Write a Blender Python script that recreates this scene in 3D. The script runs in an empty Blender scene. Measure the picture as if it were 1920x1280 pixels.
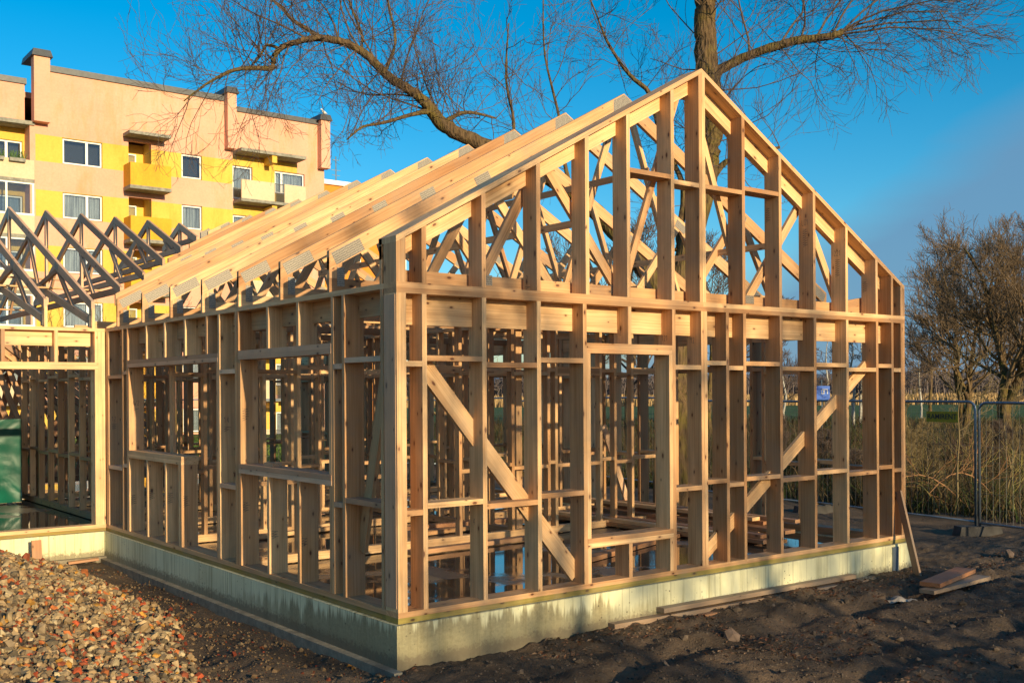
import bpy, math, random
import numpy as np
from mathutils import Vector, Matrix
R = math.radians
random.seed(7); rng = np.random.default_rng(7)
SC = bpy.context.scene
COL = SC.collection

# ---------------------------------------------------------------- camera
YAW, ROLL = 0.66047, -0.006108
cam = bpy.data.cameras.new('camera'); camo = bpy.data.objects.new('camera', cam); COL.objects.link(camo)
fw = Vector((math.sin(YAW), math.cos(YAW), 0.00026)).normalized()
rt0 = Vector((math.cos(YAW), -math.sin(YAW), 0)); up0 = rt0.cross(fw)
r2 = rt0*math.cos(ROLL)+up0*math.sin(ROLL); u2 = -rt0*math.sin(ROLL)+up0*math.cos(ROLL)
m = Matrix((r2, u2, -fw)).transposed().to_4x4(); m.translation = Vector((-4.50565, -7.30879, 1.86861))
camo.matrix_world = m
cam.sensor_width = 36; cam.lens = 1988.93/1920*36; cam.shift_y = 92.9/1920
cam.clip_end = 6000; cam.clip_start = 0.1
SC.camera = camo
# ---------------------------------------------------------------- world + sun
EL, AZ = R(12.5), R(1.7)            # sun stands in the direction -y, a touch towards -x
sdir = Vector((-math.sin(AZ)*math.cos(EL), -math.cos(AZ)*math.cos(EL), math.sin(EL)))
w = bpy.data.worlds.new('World'); SC.world = w; w.use_nodes = True
wn = w.node_tree.nodes; wl = w.node_tree.links; wn.clear()
wo = wn.new('ShaderNodeOutputWorld'); bg = wn.new('ShaderNodeBackground'); bg.inputs[1].default_value = 0.13
sky = wn.new('ShaderNodeTexSky'); sky.sky_type = 'NISHITA'; sky.sun_disc = False
sky.sun_elevation = EL; sky.sun_rotation = math.atan2(sdir.x, sdir.y)
sky.air_density = 1.0; sky.dust_density = 0.8; sky.ozone_density = 3.5; sky.altitude = 50
def wmath(op, a, b=None, c=None, clamp=False):
    n = wn.new('ShaderNodeMath'); n.operation = op; n.use_clamp = clamp
    for i, v in enumerate((a, b, c)):
        if v is None: continue
        if isinstance(v, (int, float)): n.inputs[i].default_value = v
        else: wl.new(v, n.inputs[i])
    return n.outputs[0]
tc = wn.new('ShaderNodeTexCoord'); sx = wn.new('ShaderNodeSeparateXYZ'); wl.new(tc.outputs['Generated'], sx.inputs[0])
cn = wn.new('ShaderNodeTexNoise'); cn.inputs['Scale'].default_value = 2.2; cn.inputs['Detail'].default_value = 5
cm = wn.new('ShaderNodeMapping'); cm.inputs['Scale'].default_value = (1, 1, 4.5); wl.new(tc.outputs['Generated'], cm.inputs[0]); wl.new(cm.outputs[0], cn.inputs[0])
# cloud bank low in the east, rising to the right of the view
az_ = wmath('MULTIPLY', sx.outputs[0], 1.35); az2 = wmath('MULTIPLY', sx.outputs[1], -0.75); az3 = wmath('ADD', az_, az2)
lim = wmath('MULTIPLY_ADD', az3, 0.42, -0.175); lim = wmath('MULTIPLY_ADD', cn.outputs[0], 0.14, lim); 
cmask = wmath('SUBTRACT', lim, sx.outputs[2]); cmask = wmath('MULTIPLY', cmask, 17.0, clamp=True)
cmask = wmath('MULTIPLY', cmask, 0.85)
hs = wn.new('ShaderNodeHueSaturation'); hs.inputs['Saturation'].default_value = 1.38; hs.inputs['Hue'].default_value=0.488; hs.inputs['Value'].default_value=1.0
wl.new(sky.outputs[0], hs.inputs['Color'])
mx = wn.new('ShaderNodeMixRGB'); wl.new(cmask, mx.inputs[0]); wl.new(hs.outputs[0], mx.inputs[1]); mx.inputs[2].default_value = (0.85, 1.75, 2.8, 1)
wl.new(mx.outputs[0], bg.inputs[0]); wl.new(bg.outputs[0], wo.inputs[0])
sl = bpy.data.lights.new('sun', 'SUN'); sl.energy = 5.0; sl.angle = R(0.55); sl.color = (1.0, 0.785, 0.455)
so = bpy.data.objects.new('sun', sl); COL.objects.link(so); so.rotation_euler = sdir.to_track_quat('Z', 'Y').to_euler(); so.location = (0, -30, 20)
SC.view_settings.view_transform = 'Standard'; SC.view_settings.look = 'None'; SC.view_settings.gamma = 1
SC.view_settings.exposure = 0.46
SC.cycles.max_bounces = 6; SC.cycles.diffuse_bounces = 4; SC.cycles.glossy_bounces = 3; SC.cycles.transparent_max_bounces = 8
SC.cycles.sample_clamp_indirect = 6

# ---------------------------------------------------------------- materials
def newmat(name):
    mt = bpy.data.materials.new(name); mt.use_nodes = True
    return mt, mt.node_tree.nodes, mt.node_tree.links, mt.node_tree.nodes['Principled BSDF']
class NT:
    def __init__(s, name):
        s.mt, s.n, s.l, s.b = newmat(name)
    def put(s, sock, v):
        if isinstance(v, bpy.types.NodeSocket): s.l.new(v, sock)
        elif isinstance(v, (tuple, list)): sock.default_value = (*v, 1) if (len(v) == 3 and len(sock.default_value) == 4) else v
        else: sock.default_value = v
    def math(s, op, a, b=0.0, c=0.0, clamp=False):
        n = s.n.new('ShaderNodeMath'); n.operation = op; n.use_clamp = clamp
        for i, v in enumerate((a, b, c)): s.put(n.inputs[i], v)
        return n.outputs[0]
    def coord(s, kind='Object', scale=(1, 1, 1), loc=(0, 0, 0), uv=None):
        if uv: t = s.n.new('ShaderNodeUVMap'); t.uv_map = uv; o = t.outputs[0]
        else: t = s.n.new('ShaderNodeTexCoord'); o = t.outputs[kind]
        mp = s.n.new('ShaderNodeMapping'); mp.inputs['Scale'].default_value = scale; mp.inputs['Location'].default_value = loc
        s.l.new(o, mp.inputs[0]); return mp.outputs[0]
    def noise(s, vec, scale=5, detail=4, rough=0.5, dist=0.0, col=False):
        n = s.n.new('ShaderNodeTexNoise'); s.l.new(vec, n.inputs['Vector'])
        n.inputs['Scale'].default_value = scale; n.inputs['Detail'].default_value = detail
        n.inputs['Roughness'].default_value = rough; n.inputs['Distortion'].default_value = dist
        return n.outputs[1 if col else 0]
    def voro(s, vec, scale=5, feat='F1', out=0, dim='3D'):
        n = s.n.new('ShaderNodeTexVoronoi'); s.l.new(vec, n.inputs['Vector']); n.inputs['Scale'].default_value = scale; n.feature = feat; n.voronoi_dimensions = dim
        return n.outputs[out]
    def ramp(s, f, stops):
        n = s.n.new('ShaderNodeValToRGB'); s.put(n.inputs[0], f); e = n.color_ramp.elements
        while len(e) < len(stops): e.new(0.5)
        for i, (p, c) in enumerate(stops):
            e[i].position = p; e[i].color = (*c, 1) if len(c) == 3 else c
        return n.outputs[0]
    def mix(s, f, a, b, mode='MIX'):
        n = s.n.new('ShaderNodeMixRGB'); n.blend_type = mode; s.put(n.inputs[0], f); s.put(n.inputs[1], a); s.put(n.inputs[2], b)
        return n.outputs[0]
    def attr(s, name, out=0):
        n = s.n.new('ShaderNodeAttribute'); n.attribute_name = name; return n.outputs[out]
    def bump(s, h, strength=0.3, dist=0.01):
        n = s.n.new('ShaderNodeBump'); n.inputs['Strength'].default_value = strength; n.inputs['Distance'].default_value = dist
        s.put(n.inputs['Height'], h); s.l.new(n.outputs[0], s.b.inputs['Normal'])
    def done(s, col=None, rough=0.7, spec=None, metal=None):
        if col is not None: s.put(s.b.inputs['Base Color'], col)
        s.put(s.b.inputs['Roughness'], rough)
        if spec is not None: s.b.inputs['Specular IOR Level'].default_value = spec
        if metal is not None: s.put(s.b.inputs['Metallic'], metal)
        return s.mt
def plain(name, col, rough=0.7, metal=0.0, var=0.15, scale=6.0):
    t = NT(name); v = t.coord(); n = t.noise(v, scale, 5)
    a = tuple(c*(1-var) for c in col); b = tuple(min(1, c*(1+var)) for c in col)
    c = t.ramp(n, [(0.3, a), (0.7, b)]); t.bump(n, 0.15, 0.005)
    return t.done(c, rough, metal=metal)
def wood(name, light, mid, knot, grey=0.0, rough=0.62):
    t = NT(name)
    uv = t.coord(uv='grain')
    warp = t.noise(t.coord(uv='grain', scale=(0.9, 3, 1)), 1.0, 2)
    wv = t.n.new('ShaderNodeVectorMath'); wv.operation = 'MULTIPLY_ADD'; 
    cmb = t.n.new('ShaderNodeCombineXYZ'); t.put(cmb.inputs[1], warp); t.l.new(cmb.outputs[0], wv.inputs[0]); wv.inputs[1].default_value = (0, 0.05, 0); t.l.new(uv, wv.inputs[2])
    mp = t.n.new('ShaderNodeMapping'); mp.inputs['Scale'].default_value = (0.8, 75, 1); t.l.new(wv.outputs[0], mp.inputs[0])
    g = t.noise(mp.outputs[0], 1.0, 4, 0.62)
    mp2 = t.n.new('ShaderNodeMapping'); mp2.inputs['Scale'].default_value = (1.3, 11, 1); t.l.new(wv.outputs[0], mp2.inputs[0])
    g2 = t.noise(mp2.outputs[0], 1.0, 3, 0.5)
    gg = t.math('ADD', t.math('MULTIPLY', g, 0.6), t.math('MULTIPLY', g2, 0.4))
    c = t.ramp(gg, [(0.34, mid), (0.60, light)])
    kv = t.coord(uv='grain', scale=(3.3, 7.0, 1), loc=(3.1, 1.7, 0))
    kd = t.voro(kv, 1.0, dim='2D'); kc = t.voro(kv, 1.0, out=1, dim='2D')
    sep = t.n.new('ShaderNodeSeparateColor'); t.l.new(kc, sep.inputs[0])
    sel = t.math('GREATER_THAN', sep.outputs[0], 0.5)
    size = t.math('MULTIPLY_ADD', sep.outputs[1], 0.07, 0.035)
    kk = t.math('SUBTRACT', 1.0, t.math('DIVIDE', kd, size), clamp=True); kk = t.math('MULTIPLY', t.math('MULTIPLY', kk, 2.2, clamp=True), sel)
    halo = t.math('SUBTRACT', 1.0, t.math('DIVIDE', kd, t.math('MULTIPLY', size, 2.3)), clamp=True); halo = t.math('MULTIPLY', t.math('MULTIPLY', halo, 0.8, clamp=True), sel)
    c = t.mix(halo, c, tuple(x*0.72 for x in mid)); c = t.mix(kk, c, knot)
    tone = t.attr('tone', 2)                                 # board to board: some pale, some browner
    c = t.mix(1.0, c, t.ramp(tone, [(0.0, (0.62, 0.50, 0.42)), (0.25, (0.82, 0.74, 0.68)), (0.45, (1.0, 0.88, 0.80)), (0.7, (1.02, 1.0, 0.98)), (1.0, (1.24, 1.24, 1.2))]), 'MULTIPLY')
    dirt = t.noise(t.coord('Object', scale=(1, 1, 1)), 1.7, 6, 0.65)
    gm = t.math('MULTIPLY', t.ramp(dirt, [(0.46, (0, 0, 0)), (0.70, (1, 1, 1))]), 0.45+grey)
    c = t.mix(gm, c, (0.27, 0.22, 0.17))
    if grey: c = t.mix(grey, c, (0.25, 0.235, 0.21))
    t.bump(gg, 0.25, 0.0012)
    return t.done(c, rough, 0.3)
M = {}
M['wood'] = wood('spruce_timber', (0.73, 0.475, 0.25), (0.45, 0.24, 0.105), (0.13, 0.05, 0.025))
M['grey_wood'] = wood('weathered_spruce', (0.74, 0.50, 0.33), (0.56, 0.36, 0.22), (0.12, 0.06, 0.035), grey=0.05)
M['sill'] = wood('impregnated_sill', (0.34, 0.27, 0.07), (0.20, 0.15, 0.04), (0.07, 0.04, 0.015))
M['red_wood'] = wood('wet_site_timber', (0.50, 0.28, 0.15), (0.33, 0.17, 0.09), (0.10, 0.05, 0.03))
M['old_wood'] = wood('dirty_plank', (0.34, 0.22, 0.13), (0.20, 0.13, 0.08), (0.07, 0.04, 0.03), grey=0.2)
M['ink'] = plain('pencil_mark', (0.06, 0.055, 0.06), 0.8)
t = NT('galvanised_nail_plate'); v = t.coord(uv='grain', scale=(52, 75, 1)); d = t.voro(v, 1.0, dim='2D'); t.n[d.node.name].inputs['Randomness'].default_value = 0.25
t.bump(d, 0.8, 0.003); M['plate'] = t.done(t.ramp(d, [(0.20, (0.04, 0.04, 0.04)), (0.36, (0.33, 0.29, 0.235))]), 0.5, metal=0.2)
M['wire'] = plain('dull_wire', (0.16, 0.17, 0.17), 0.7, 0.2)
M['galv'] = plain('galvanised_tube', (0.20, 0.25, 0.31), 0.42, 0.7)

# concrete foundation, cream render with runs and damp patches
t = NT('stained_foundation'); v = t.coord('Object')
runs = t.noise(t.coord('Object', scale=(9, 9, 0.5)), 1.6, 6, 0.7); fine = t.noise(v, 26, 5, 0.7); big = t.noise(v, 1.4, 4)
c = t.ramp(big, [(0.3, (0.62, 0.58, 0.36)), (0.7, (0.77, 0.74, 0.48))])
c = t.mix(t.ramp(runs, [(0.50, (0, 0, 0)), (0.72, (0.75, 0.75, 0.75))]), c, (0.36, 0.33, 0.17))
sp = t.n.new('ShaderNodeSeparateXYZ'); t.l.new(t.coord('Object'), sp.inputs[0])
# damp grey-brown lower part close to the near corner (distance from the corner along the wall)
dist = t.math('ADD', t.math('ABSOLUTE', sp.outputs[0]), t.math('ABSOLUTE', sp.outputs[1]))
near = t.math('SUBTRACT', 1.0, t.math('DIVIDE', dist, 3.7), clamp=True)
near = t.math('MULTIPLY', near, t.math('MULTIPLY_ADD', t.noise(t.coord('Object', scale=(1, 1, .1)), 2.6, 4, .6), 2.8, -0.15, clamp=False), clamp=True)
edge = t.math('MULTIPLY_ADD', runs, 0.55, -0.32)
damp = t.math('SUBTRACT', t.math('ADD', edge, t.math('MULTIPLY', near, 0.24)), t.math('ADD', sp.outputs[2], 0.17))
damp = t.math('MULTIPLY', t.math('MULTIPLY', damp, 14.0, clamp=True), t.math('MULTIPLY', near, 1.6, clamp=True))
c = t.mix(t.math('MULTIPLY', damp, 0.8), c, t.ramp(fine, [(0.3, (0.15, 0.12, 0.065)), (0.7, (0.29, 0.25, 0.14))]))
line = t.ramp(t.noise(t.coord('Object', scale=(34, 34, .35)), 1.0, 2, .5), [(0.60, (0, 0, 0)), (0.66, (.5, .5, .5))])
c = t.mix(line, c, (0.26, 0.22, 0.12))
low = t.math('MULTIPLY', t.math('SUBTRACT', t.math('MULTIPLY_ADD', fine, 0.26, -0.36), sp.outputs[2]), 16.0, clamp=True)
c = t.mix(t.math('MULTIPLY', low, 0.7), c, (0.13, 0.10, 0.07))
spots = t.voro(t.coord('Object', scale=(1, 1, 1)), 16.0); sm = t.math('MULTIPLY', t.ramp(spots, [(0.10, (1, 1, 1)), (0.17, (0, 0, 0))]), t.ramp(t.noise(v, 2.3, 3), [(0.5, (0, 0, 0)), (0.62, (0.8, 0.8, 0.8))]))
c = t.mix(sm, c, (0.09, 0.07, 0.05))
topd = t.math('MULTIPLY', t.math('ADD', sp.outputs[2], t.math('MULTIPLY', fine, 0.03)), 40.0, clamp=True)
c = t.mix(t.math('MULTIPLY', topd, 0.6), c, (0.12, 0.10, 0.07))
t.bump(fine, 0.35, 0.006); M['found'] = t.done(c, 0.85, 0.2)
t = NT('footing_concrete'); v = t.coord('Object'); n1 = t.noise(v, 9, 6, 0.7); n2 = t.noise(t.coord('Object', scale=(5, 5, .6)), 2, 4)
c = t.ramp(n1, [(0.3, (0.17, 0.145, 0.105)), (0.7, (0.36, 0.31, 0.225))]); c = t.mix(t.ramp(t.noise(v, 1.3, 5, .7), [(0.5, (0, 0, 0)), (0.7, (0.7, 0.7, 0.7))]), c, (0.10, 0.09, 0.08))
t.bump(n1, 0.6, 0.01); M['footing'] = t.done(c, 0.9, 0.2)
# wet slab
t = NT('wet_concrete_slab'); v = t.coord('Object'); n1 = t.noise(v, 0.75, 5, 0.6); n2 = t.noise(v, 9, 6, 0.7)
pud = t.ramp(n1, [(0.41, (0, 0, 0)), (0.48, (1, 1, 1))])
c = t.mix(pud, t.ramp(n2, [(0.3, (0.11, 0.085, 0.06)), (0.7, (0.20, 0.165, 0.12))]), (0.055, 0.045, 0.035))
t.put(t.b.inputs['Roughness'], t.math('MULTIPLY_ADD', pud, -0.30, 0.34))
h = t.math('MULTIPLY', n2, t.math('SUBTRACT', 1.0, pud)); h2 = t.math('ADD', h, t.math('MULTIPLY', t.noise(v, 30, 2), 0.03)); t.bump(h2, 0.25, 0.006)
t.put(t.b.inputs['Base Color'], c); t.b.inputs['Specular IOR Level'].default_value = 0.6; M['slab'] = t.mt

# soil / grass ground: soil near the site, grass out in the field
t = NT('site_ground'); v = t.coord('Object'); n1 = t.noise(v, 1.1, 8, 0.62); n2 = t.noise(v, 14, 8, 0.7); n3 = t.noise(v, 55, 4, 0.7)
soil = t.ramp(n1, [(0.28, (0.038, 0.026, 0.017)), (0.5, (0.105, 0.070, 0.044)), (0.72, (0.24, 0.155, 0.092))])
soil = t.mix(t.ramp(n2, [(0.4, (0, 0, 0)), (0.7, (0.7, 0.7, 0.7))]), soil, (0.11, 0.085, 0.062))
peb = t.voro(v, 26.0); pc = t.voro(v, 26.0, out=1)
ps = t.n.new('ShaderNodeSeparateColor'); t.l.new(pc, ps.inputs[0])
pm = t.math('MULTIPLY', t.ramp(peb, [(0.22, (1, 1, 1)), (0.32, (0, 0, 0))]), t.math('GREATER_THAN', ps.outputs[0], 0.86))
soil = t.mix(t.math('MULTIPLY', pm, 0.7), soil, t.ramp(ps.outputs[1], [(0.2, (0.22, 0.18, 0.13)), (0.8, (0.30, 0.15, 0.08))]))
sp = t.n.new('ShaderNodeSeparateXYZ'); t.l.new(t.coord('Object'), sp.inputs[0])
gn = t.noise(v, 0.25, 6, 0.7)
grass = t.ramp(gn, [(0.3, (0.030, 0.060, 0.012)), (0.55, (0.065, 0.105, 0.020)), (0.75, (0.13, 0.12, 0.035))])
reed = (0.36, 0.23, 0.10)
rx = t.math('ADD', t.math('MULTIPLY', sp.outputs[0], 0.61), t.math('MULTIPLY', sp.outputs[1], 0.79))   # distance down the view
side = t.math('SUBTRACT', sp.outputs[0], t.math('MULTIPLY_ADD', gn, 3.0, 12.5))
back = t.math('SUBTRACT', sp.outputs[1], t.math('MULTIPLY_ADD', gn, 4.0, 22.0))
gmask = t.math('MULTIPLY', t.math('MAXIMUM', side, back), 0.5, clamp=True)
c = t.mix(gmask, soil, grass)
fr = t.math('MULTIPLY', t.math('SUBTRACT', rx, t.math('MULTIPLY_ADD', gn, 30, 125.0)), 0.08, clamp=True)
c = t.mix(fr, c, reed)
hh = t.math('ADD', t.math('MULTIPLY', n2, 0.75), t.math('MULTIPLY', n3, 0.3)); hh = t.math('ADD', hh, t.math('MULTIPLY', pm, 0.4)); t.bump(hh, 1.0, 0.05)
M['ground'] = t.done(c, 0.9, 0.25)
# things coloured per face by an attribute
def attrmat(name, rough=0.85, nscale=20, namp=0.3, spec=0.3):
    t = NT(name); v = t.coord(); n = t.noise(v, nscale, 4)
    c = t.mix(1.0, t.attr('fcol'), t.ramp(n, [(0.25, (1-namp,)*3), (0.75, (1+namp,)*3)]), 'MULTIPLY'); t.bump(n, 0.3, 0.004)
    return t.done(c, rough, spec)
M['stone'] = attrmat('broken_rubble'); M['leaf'] = attrmat('dead_leaves', 0.7, 60); M['blade'] = attrmat('dry_grass', 0.8, 3, 0.2)
def bark(name, a, b, moss, mossamt):
    t = NT(name); v = t.coord('Object', scale=(14, 14, 2.6)); n = t.noise(v, 1.5, 6, 0.7, 0.6); vv = t.voro(v, 1.6)
    c = t.ramp(t.math('ADD', t.math('MULTIPLY', n, 0.6), t.math('MULTIPLY', vv, 0.4)), [(0.25, a), (0.7, b)])
    g = t.noise(t.coord('Object'), 2.4, 5, 0.7); c = t.mix(t.ramp(g, [(0.45, (0, 0, 0)), (0.7, (mossamt,)*3)]), c, moss)
    t.bump(t.math('ADD', n, vv), 0.9, 0.03); return t.done(c, 0.9, 0.15)
M['bark'] = bark('willow_bark', (0.03, 0.021, 0.013), (0.17, 0.11, 0.058), (0.15, 0.12, 0.022), 0.8)  # golden sunlight on the limbs is put into the bark and moss tones
M['twig'] = plain('fine_twigs', (0.10, 0.068, 0.052), 0.8)
M['twig_tan'] = plain('tan_twigs', (0.17, 0.125, 0.055), 0.8)
M['twig_warm'] = plain('warm_brown_twigs', (0.16, 0.105, 0.055), 0.8)
M['twig_olive'] = plain('olive_brown_twigs', (0.15, 0.105, 0.045), 0.8)
M['birch'] = bark('birch_bark', (0.10, 0.09, 0.08), (0.55, 0.53, 0.48), (0.5, 0.48, 0.42), 0.6)

# ---------------------------------------------------------------- tagging helpers
def tag(o, label=None, cat=None, group=None, kind=None):
    if label: o['label'] = label
    if cat: o['category'] = cat
    if group: o['group'] = group
    if kind: o['kind'] = kind
    return o
def thing(name, label, cat, loc=(0, 0, 0), rz=0.0, group=None):
    o = bpy.data.objects.new(name, None); COL.objects.link(o); o.location = loc; o.rotation_euler = (0, 0, rz); o.empty_display_size = 0.2
    return tag(o, label, cat, group)
def copy_tree(o, parent=None):
    c = o.copy(); COL.objects.link(c); c.parent = parent
    for ch in list(o.children): copy_tree(ch, c)
    return c
def V(*a): return Vector(a)

class MB:
    """mesh builder: prisms with a grain direction, per-board tone, per-face material"""
    def __init__(s): s.v = []; s.f = []; s.uv = []; s.tone = []; s.mi = []; s.sm = []
    def poly(s, pts, ax=None, off=(0, 0), tone=0.5, mi=0):
        b = len(s.v); s.v += [tuple(p) for p in pts]; s.f.append(tuple(range(b, b+len(pts))))
        n = (pts[1]-pts[0]).cross(pts[2]-pts[0]); n = n.normalized() if n.length > 1e-12 else V(0, 0, 1)
        ax = ax or V(1, 0, 0); a = (ax-n*ax.dot(n)); endg = a.length < 0.3
        a = a.normalized() if not endg else n.orthogonal().normalized(); q = n.cross(a)
        for p in pts: s.uv.append((p.dot(a)*(12.0 if endg else 1.0)+off[0], p.dot(q)+off[1]))
        s.tone.append(tone); s.mi.append(mi)
    def prism(s, pts, ext, ax=None, mi=0, tone=None):
        pts = [Vector(p) for p in pts]; ext = Vector(ext); n = (pts[1]-pts[0]).cross(pts[2]-pts[0])
        if n.dot(ext) > 0: pts = pts[::-1]
        ax = ax or (pts[1]-pts[0]).normalized()
        tone = random.random() if tone is None else tone; off = (random.uniform(0, 90), random.uniform(0, 90))
        s.poly(pts, ax, off, tone, mi); s.poly([p+ext for p in reversed(pts)], ax, (off[0], off[1]+7), tone, mi)
        for i in range(len(pts)):
            a, b = pts[i], pts[(i+1) % len(pts)]; s.poly([a, a+ext, b+ext, b], ax, (off[0], off[1]+11+i*3), tone, mi)
    def box(s, x0, x1, y0, y1, z0, z1, ax=None, mi=0, tone=None):
        if ax is None: d = (x1-x0, y1-y0, z1-z0); ax = 'xyz'[d.index(max(d))]
        A = {'x': V(1, 0, 0), 'y': V(0, 1, 0), 'z': V(0, 0, 1)}[ax]
        s.prism([(x0, y0, z0), (x1, y0, z0), (x1, y0, z1), (x0, y0, z1)], (0, y1-y0, 0), A, mi, tone)
    def beam(s, p, q, w, t, side, mi=0, tone=None):
        """rectangular bar from p to q; t measured along side, w across"""
        p, q, side = Vector(p), Vector(q), Vector(side); d = (q-p).normalized(); side = (side-d*side.dot(d)).normalized(); o = d.cross(side)
        s.prism([p-o*w/2-side*t/2, q-o*w/2-side*t/2, q+o*w/2-side*t/2, p+o*w/2-side*t/2], side*t, d, mi, tone)
    def tube(s, pts, rad, k=8, mi=0, cap=True):
        pts = [Vector(p) for p in pts]; n = len(pts); rad = rad if isinstance(rad, (list, tuple)) else [rad]*n
        b = len(s.v); ref = V(0.13, 0.21, 0.97)
        for i, p in enumerate(pts):
            d = (pts[min(i+1, n-1)]-pts[max(i-1, 0)]).normalized(); a = d.cross(ref)
            if a.length < 0.2: a = d.cross(V(1, 0, 0))
            a.normalize(); c = d.cross(a)
            for j in range(k):
                th = 2*math.pi*j/k; s.v.append(tuple(p+(a*math.cos(th)+c*math.sin(th))*rad[i]))
        for i in range(n-1):
            for j in range(k):
                f = (b+i*k+j, b+i*k+(j+1) % k, b+(i+1)*k+(j+1) % k, b+(i+1)*k+j)[::-1]
                s.f.append(f); s.uv += [(i, j/k)]*4; s.tone.append(0.5); s.mi.append(mi)
        if cap:
            s.f.append(tuple(range(b, b+k))); s.uv += [(0, 0)]*k; s.tone.append(.5); s.mi.append(mi)
            s.f.append(tuple(range(b+(n-1)*k, b+n*k))[::-1]); s.uv += [(0, 0)]*k; s.tone.append(.5); s.mi.append(mi)
    def build(s, name, mats, parent=None, smooth=False):
        me = bpy.data.meshes.new(name); me.from_pydata(s.v, [], s.f)
        uvl = me.uv_layers.new(name='grain'); uvl.data.foreach_set('uv', np.array(s.uv, 'f').ravel())
        at = me.attributes.new('tone', 'FLOAT', 'FACE'); at.data.foreach_set('value', np.array(s.tone, 'f'))
        for mt in (mats if isinstance(mats, (list, tuple)) else [mats]): me.materials.append(M[mt] if isinstance(mt, str) else mt)
        me.polygons.foreach_set('material_index', s.mi)
        if smooth: me.polygons.foreach_set('use_smooth', [True]*len(s.f))
        me.update()
        o = bpy.data.objects.new(name, me); COL.objects.link(o)
        if parent: o.parent = parent
        return o
def npmesh(name, verts, faces, mat, fcol=None, parent=None, smooth=False):
    """fast mesh from numpy arrays, faces all of one size"""
    me = bpy.data.meshes.new(name); nv, nf, k = len(verts), len(faces), faces.shape[1]
    me.vertices.add(nv); me.vertices.foreach_set('co', verts.astype('f').ravel())
    me.loops.add(nf*k); me.loops.foreach_set('vertex_index', faces.astype('i').ravel())
    me.polygons.add(nf); me.polygons.foreach_set('loop_start', np.arange(0, nf*k, k, dtype='i')); me.polygons.foreach_set('loop_total', np.full(nf, k, 'i'))
    if fcol is not None:
        a = me.attributes.new('fcol', 'FLOAT_COLOR', 'FACE'); a.data.foreach_set('color', np.concatenate([fcol, np.ones((nf, 1))], 1).astype('f').ravel())
    me.materials.append(M[mat]); me.update(calc_edges=True)
    me.polygons.foreach_set('use_smooth', np.full(nf, smooth))
    o = bpy.data.objects.new(name, me); COL.objects.link(o)
    if parent: o.parent = parent
    return o
def vnoise(x, y, seed=0):
    """value noise on arrays"""
    xi = np.floor(x).astype(np.int64); yi = np.floor(y).astype(np.int64); xf = x-xi; yf = y-yi
    def h(a, b):
        n = (a*374761393+b*668265263+seed*1442695041) & 0xffffffff; n = ((n ^ (n >> 13))*1274126177) & 0xffffffff
        return ((n ^ (n >> 16)) & 0xffff)/65535.0
    u = xf*xf*(3-2*xf); v = yf*yf*(3-2*yf)
    return (h(xi, yi)*(1-u)+h(xi+1, yi)*u)*(1-v)+(h(xi, yi+1)*(1-u)+h(xi+1, yi+1)*u)*v
def fbm(x, y, octv=4, seed=0):
    s = 0; a = 0.5
    for i in range(octv): s = s+a*(vnoise(x*2**i, y*2**i, seed+i)-0.5); a *= 0.5
    return s

# ---------------------------------------------------------------- ground
def sstep(a, b, x): t = np.clip((x-a)/(b-a), 0, 1); return t*t*(3-2*t)
def heap(x, y):
    edge = -0.58-0.75*sstep(3.6, 0.2, y)+0.2*(vnoise(x*0+y*0.9, y*0, 3)-0.5)
    h = np.clip((edge-x)*0.40, 0, None); h = 1.05*(1-np.exp(-h/1.05))
    h = h*sstep(7.5, 6.6, y)*sstep(-3.2, -1.2, y)
    return h
def gz(x, y):
    x = np.asarray(x, float); y = np.asarray(y, float)
    z = -0.385+0.0*x
    z = z-0.07*sstep(-0.9, -0.2, x)*sstep(0.4, -0.1, x)*sstep(8.0, 6.5, y)*sstep(-0.4, 0.3, y)    # trench along the side wall
    near = sstep(40, 15, np.hypot(x-2, y+1))
    z = z+near*(0.16*fbm(x*0.55, y*0.55, 3, 5)+0.13*fbm(x*2.6, y*2.6, 5, 9)+0.10*np.abs(fbm(x*6, y*6, 4, 12)))
    for yr in (-1.55, -3.0):
        q = y-yr-0.10*x-0.25*np.sin(x*0.5)+0.35*fbm(x*1.2, y*1.2, 3, 88); z = z+near*sstep(-1, 0.5, x)*((-0.05*np.exp(-(q/0.15)**2)+0.03*np.exp(-((q-0.27)/0.12)**2)+0.03*np.exp(-((q+0.27)/0.12)**2))*(0.25+1.3*vnoise(x*.9, y*.5, 44)))
    z = z+0.05*np.exp(-((y+0.25)/0.5)**2)*sstep(-0.5, 0.5, x)*sstep(8.2, 7.2, x)
    z = np.where((x > -0.02) & (x < 7.3) & (y > 0) & (y < 17), np.minimum(z, -0.40), z)
    z = z+heap(x, y)
    # the site falls away a little into rough ground beyond the fence
    z = z+sstep(12.5, 17, x)*(0.9*fbm(x*0.16, y*0.16, 3, 31)-0.05)*sstep(110, 60, np.hypot(x, y))
    return z
def grow_line(a, b, step, lo, hi, g=1.13):
    mid = list(np.arange(a, b+1e-6, step)); s = step; L = [a]; 
    while L[-1] > lo: s *= g; L.append(L[-1]-s)
    s = step; Rr = [b]
    while Rr[-1] < hi: s *= g; Rr.append(Rr[-1]+s)
    return np.array(sorted(L[1:])+mid+Rr[1:])
gx = grow_line(-3.2, 9.5, 0.04, -2500, 3500); gy = grow_line(-4.2, 1.0, 0.035, -2500, 3500, 1.09)
X, Y = np.meshgrid(gx, gy); Zg = gz(X, Y); nx, ny = len(gx), len(gy)
idx = np.arange(nx*ny).reshape(ny, nx)
F = np.stack([idx[:-1, :-1], idx[:-1, 1:], idx[1:, 1:], idx[1:, :-1]], -1).reshape(-1, 4)
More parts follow.
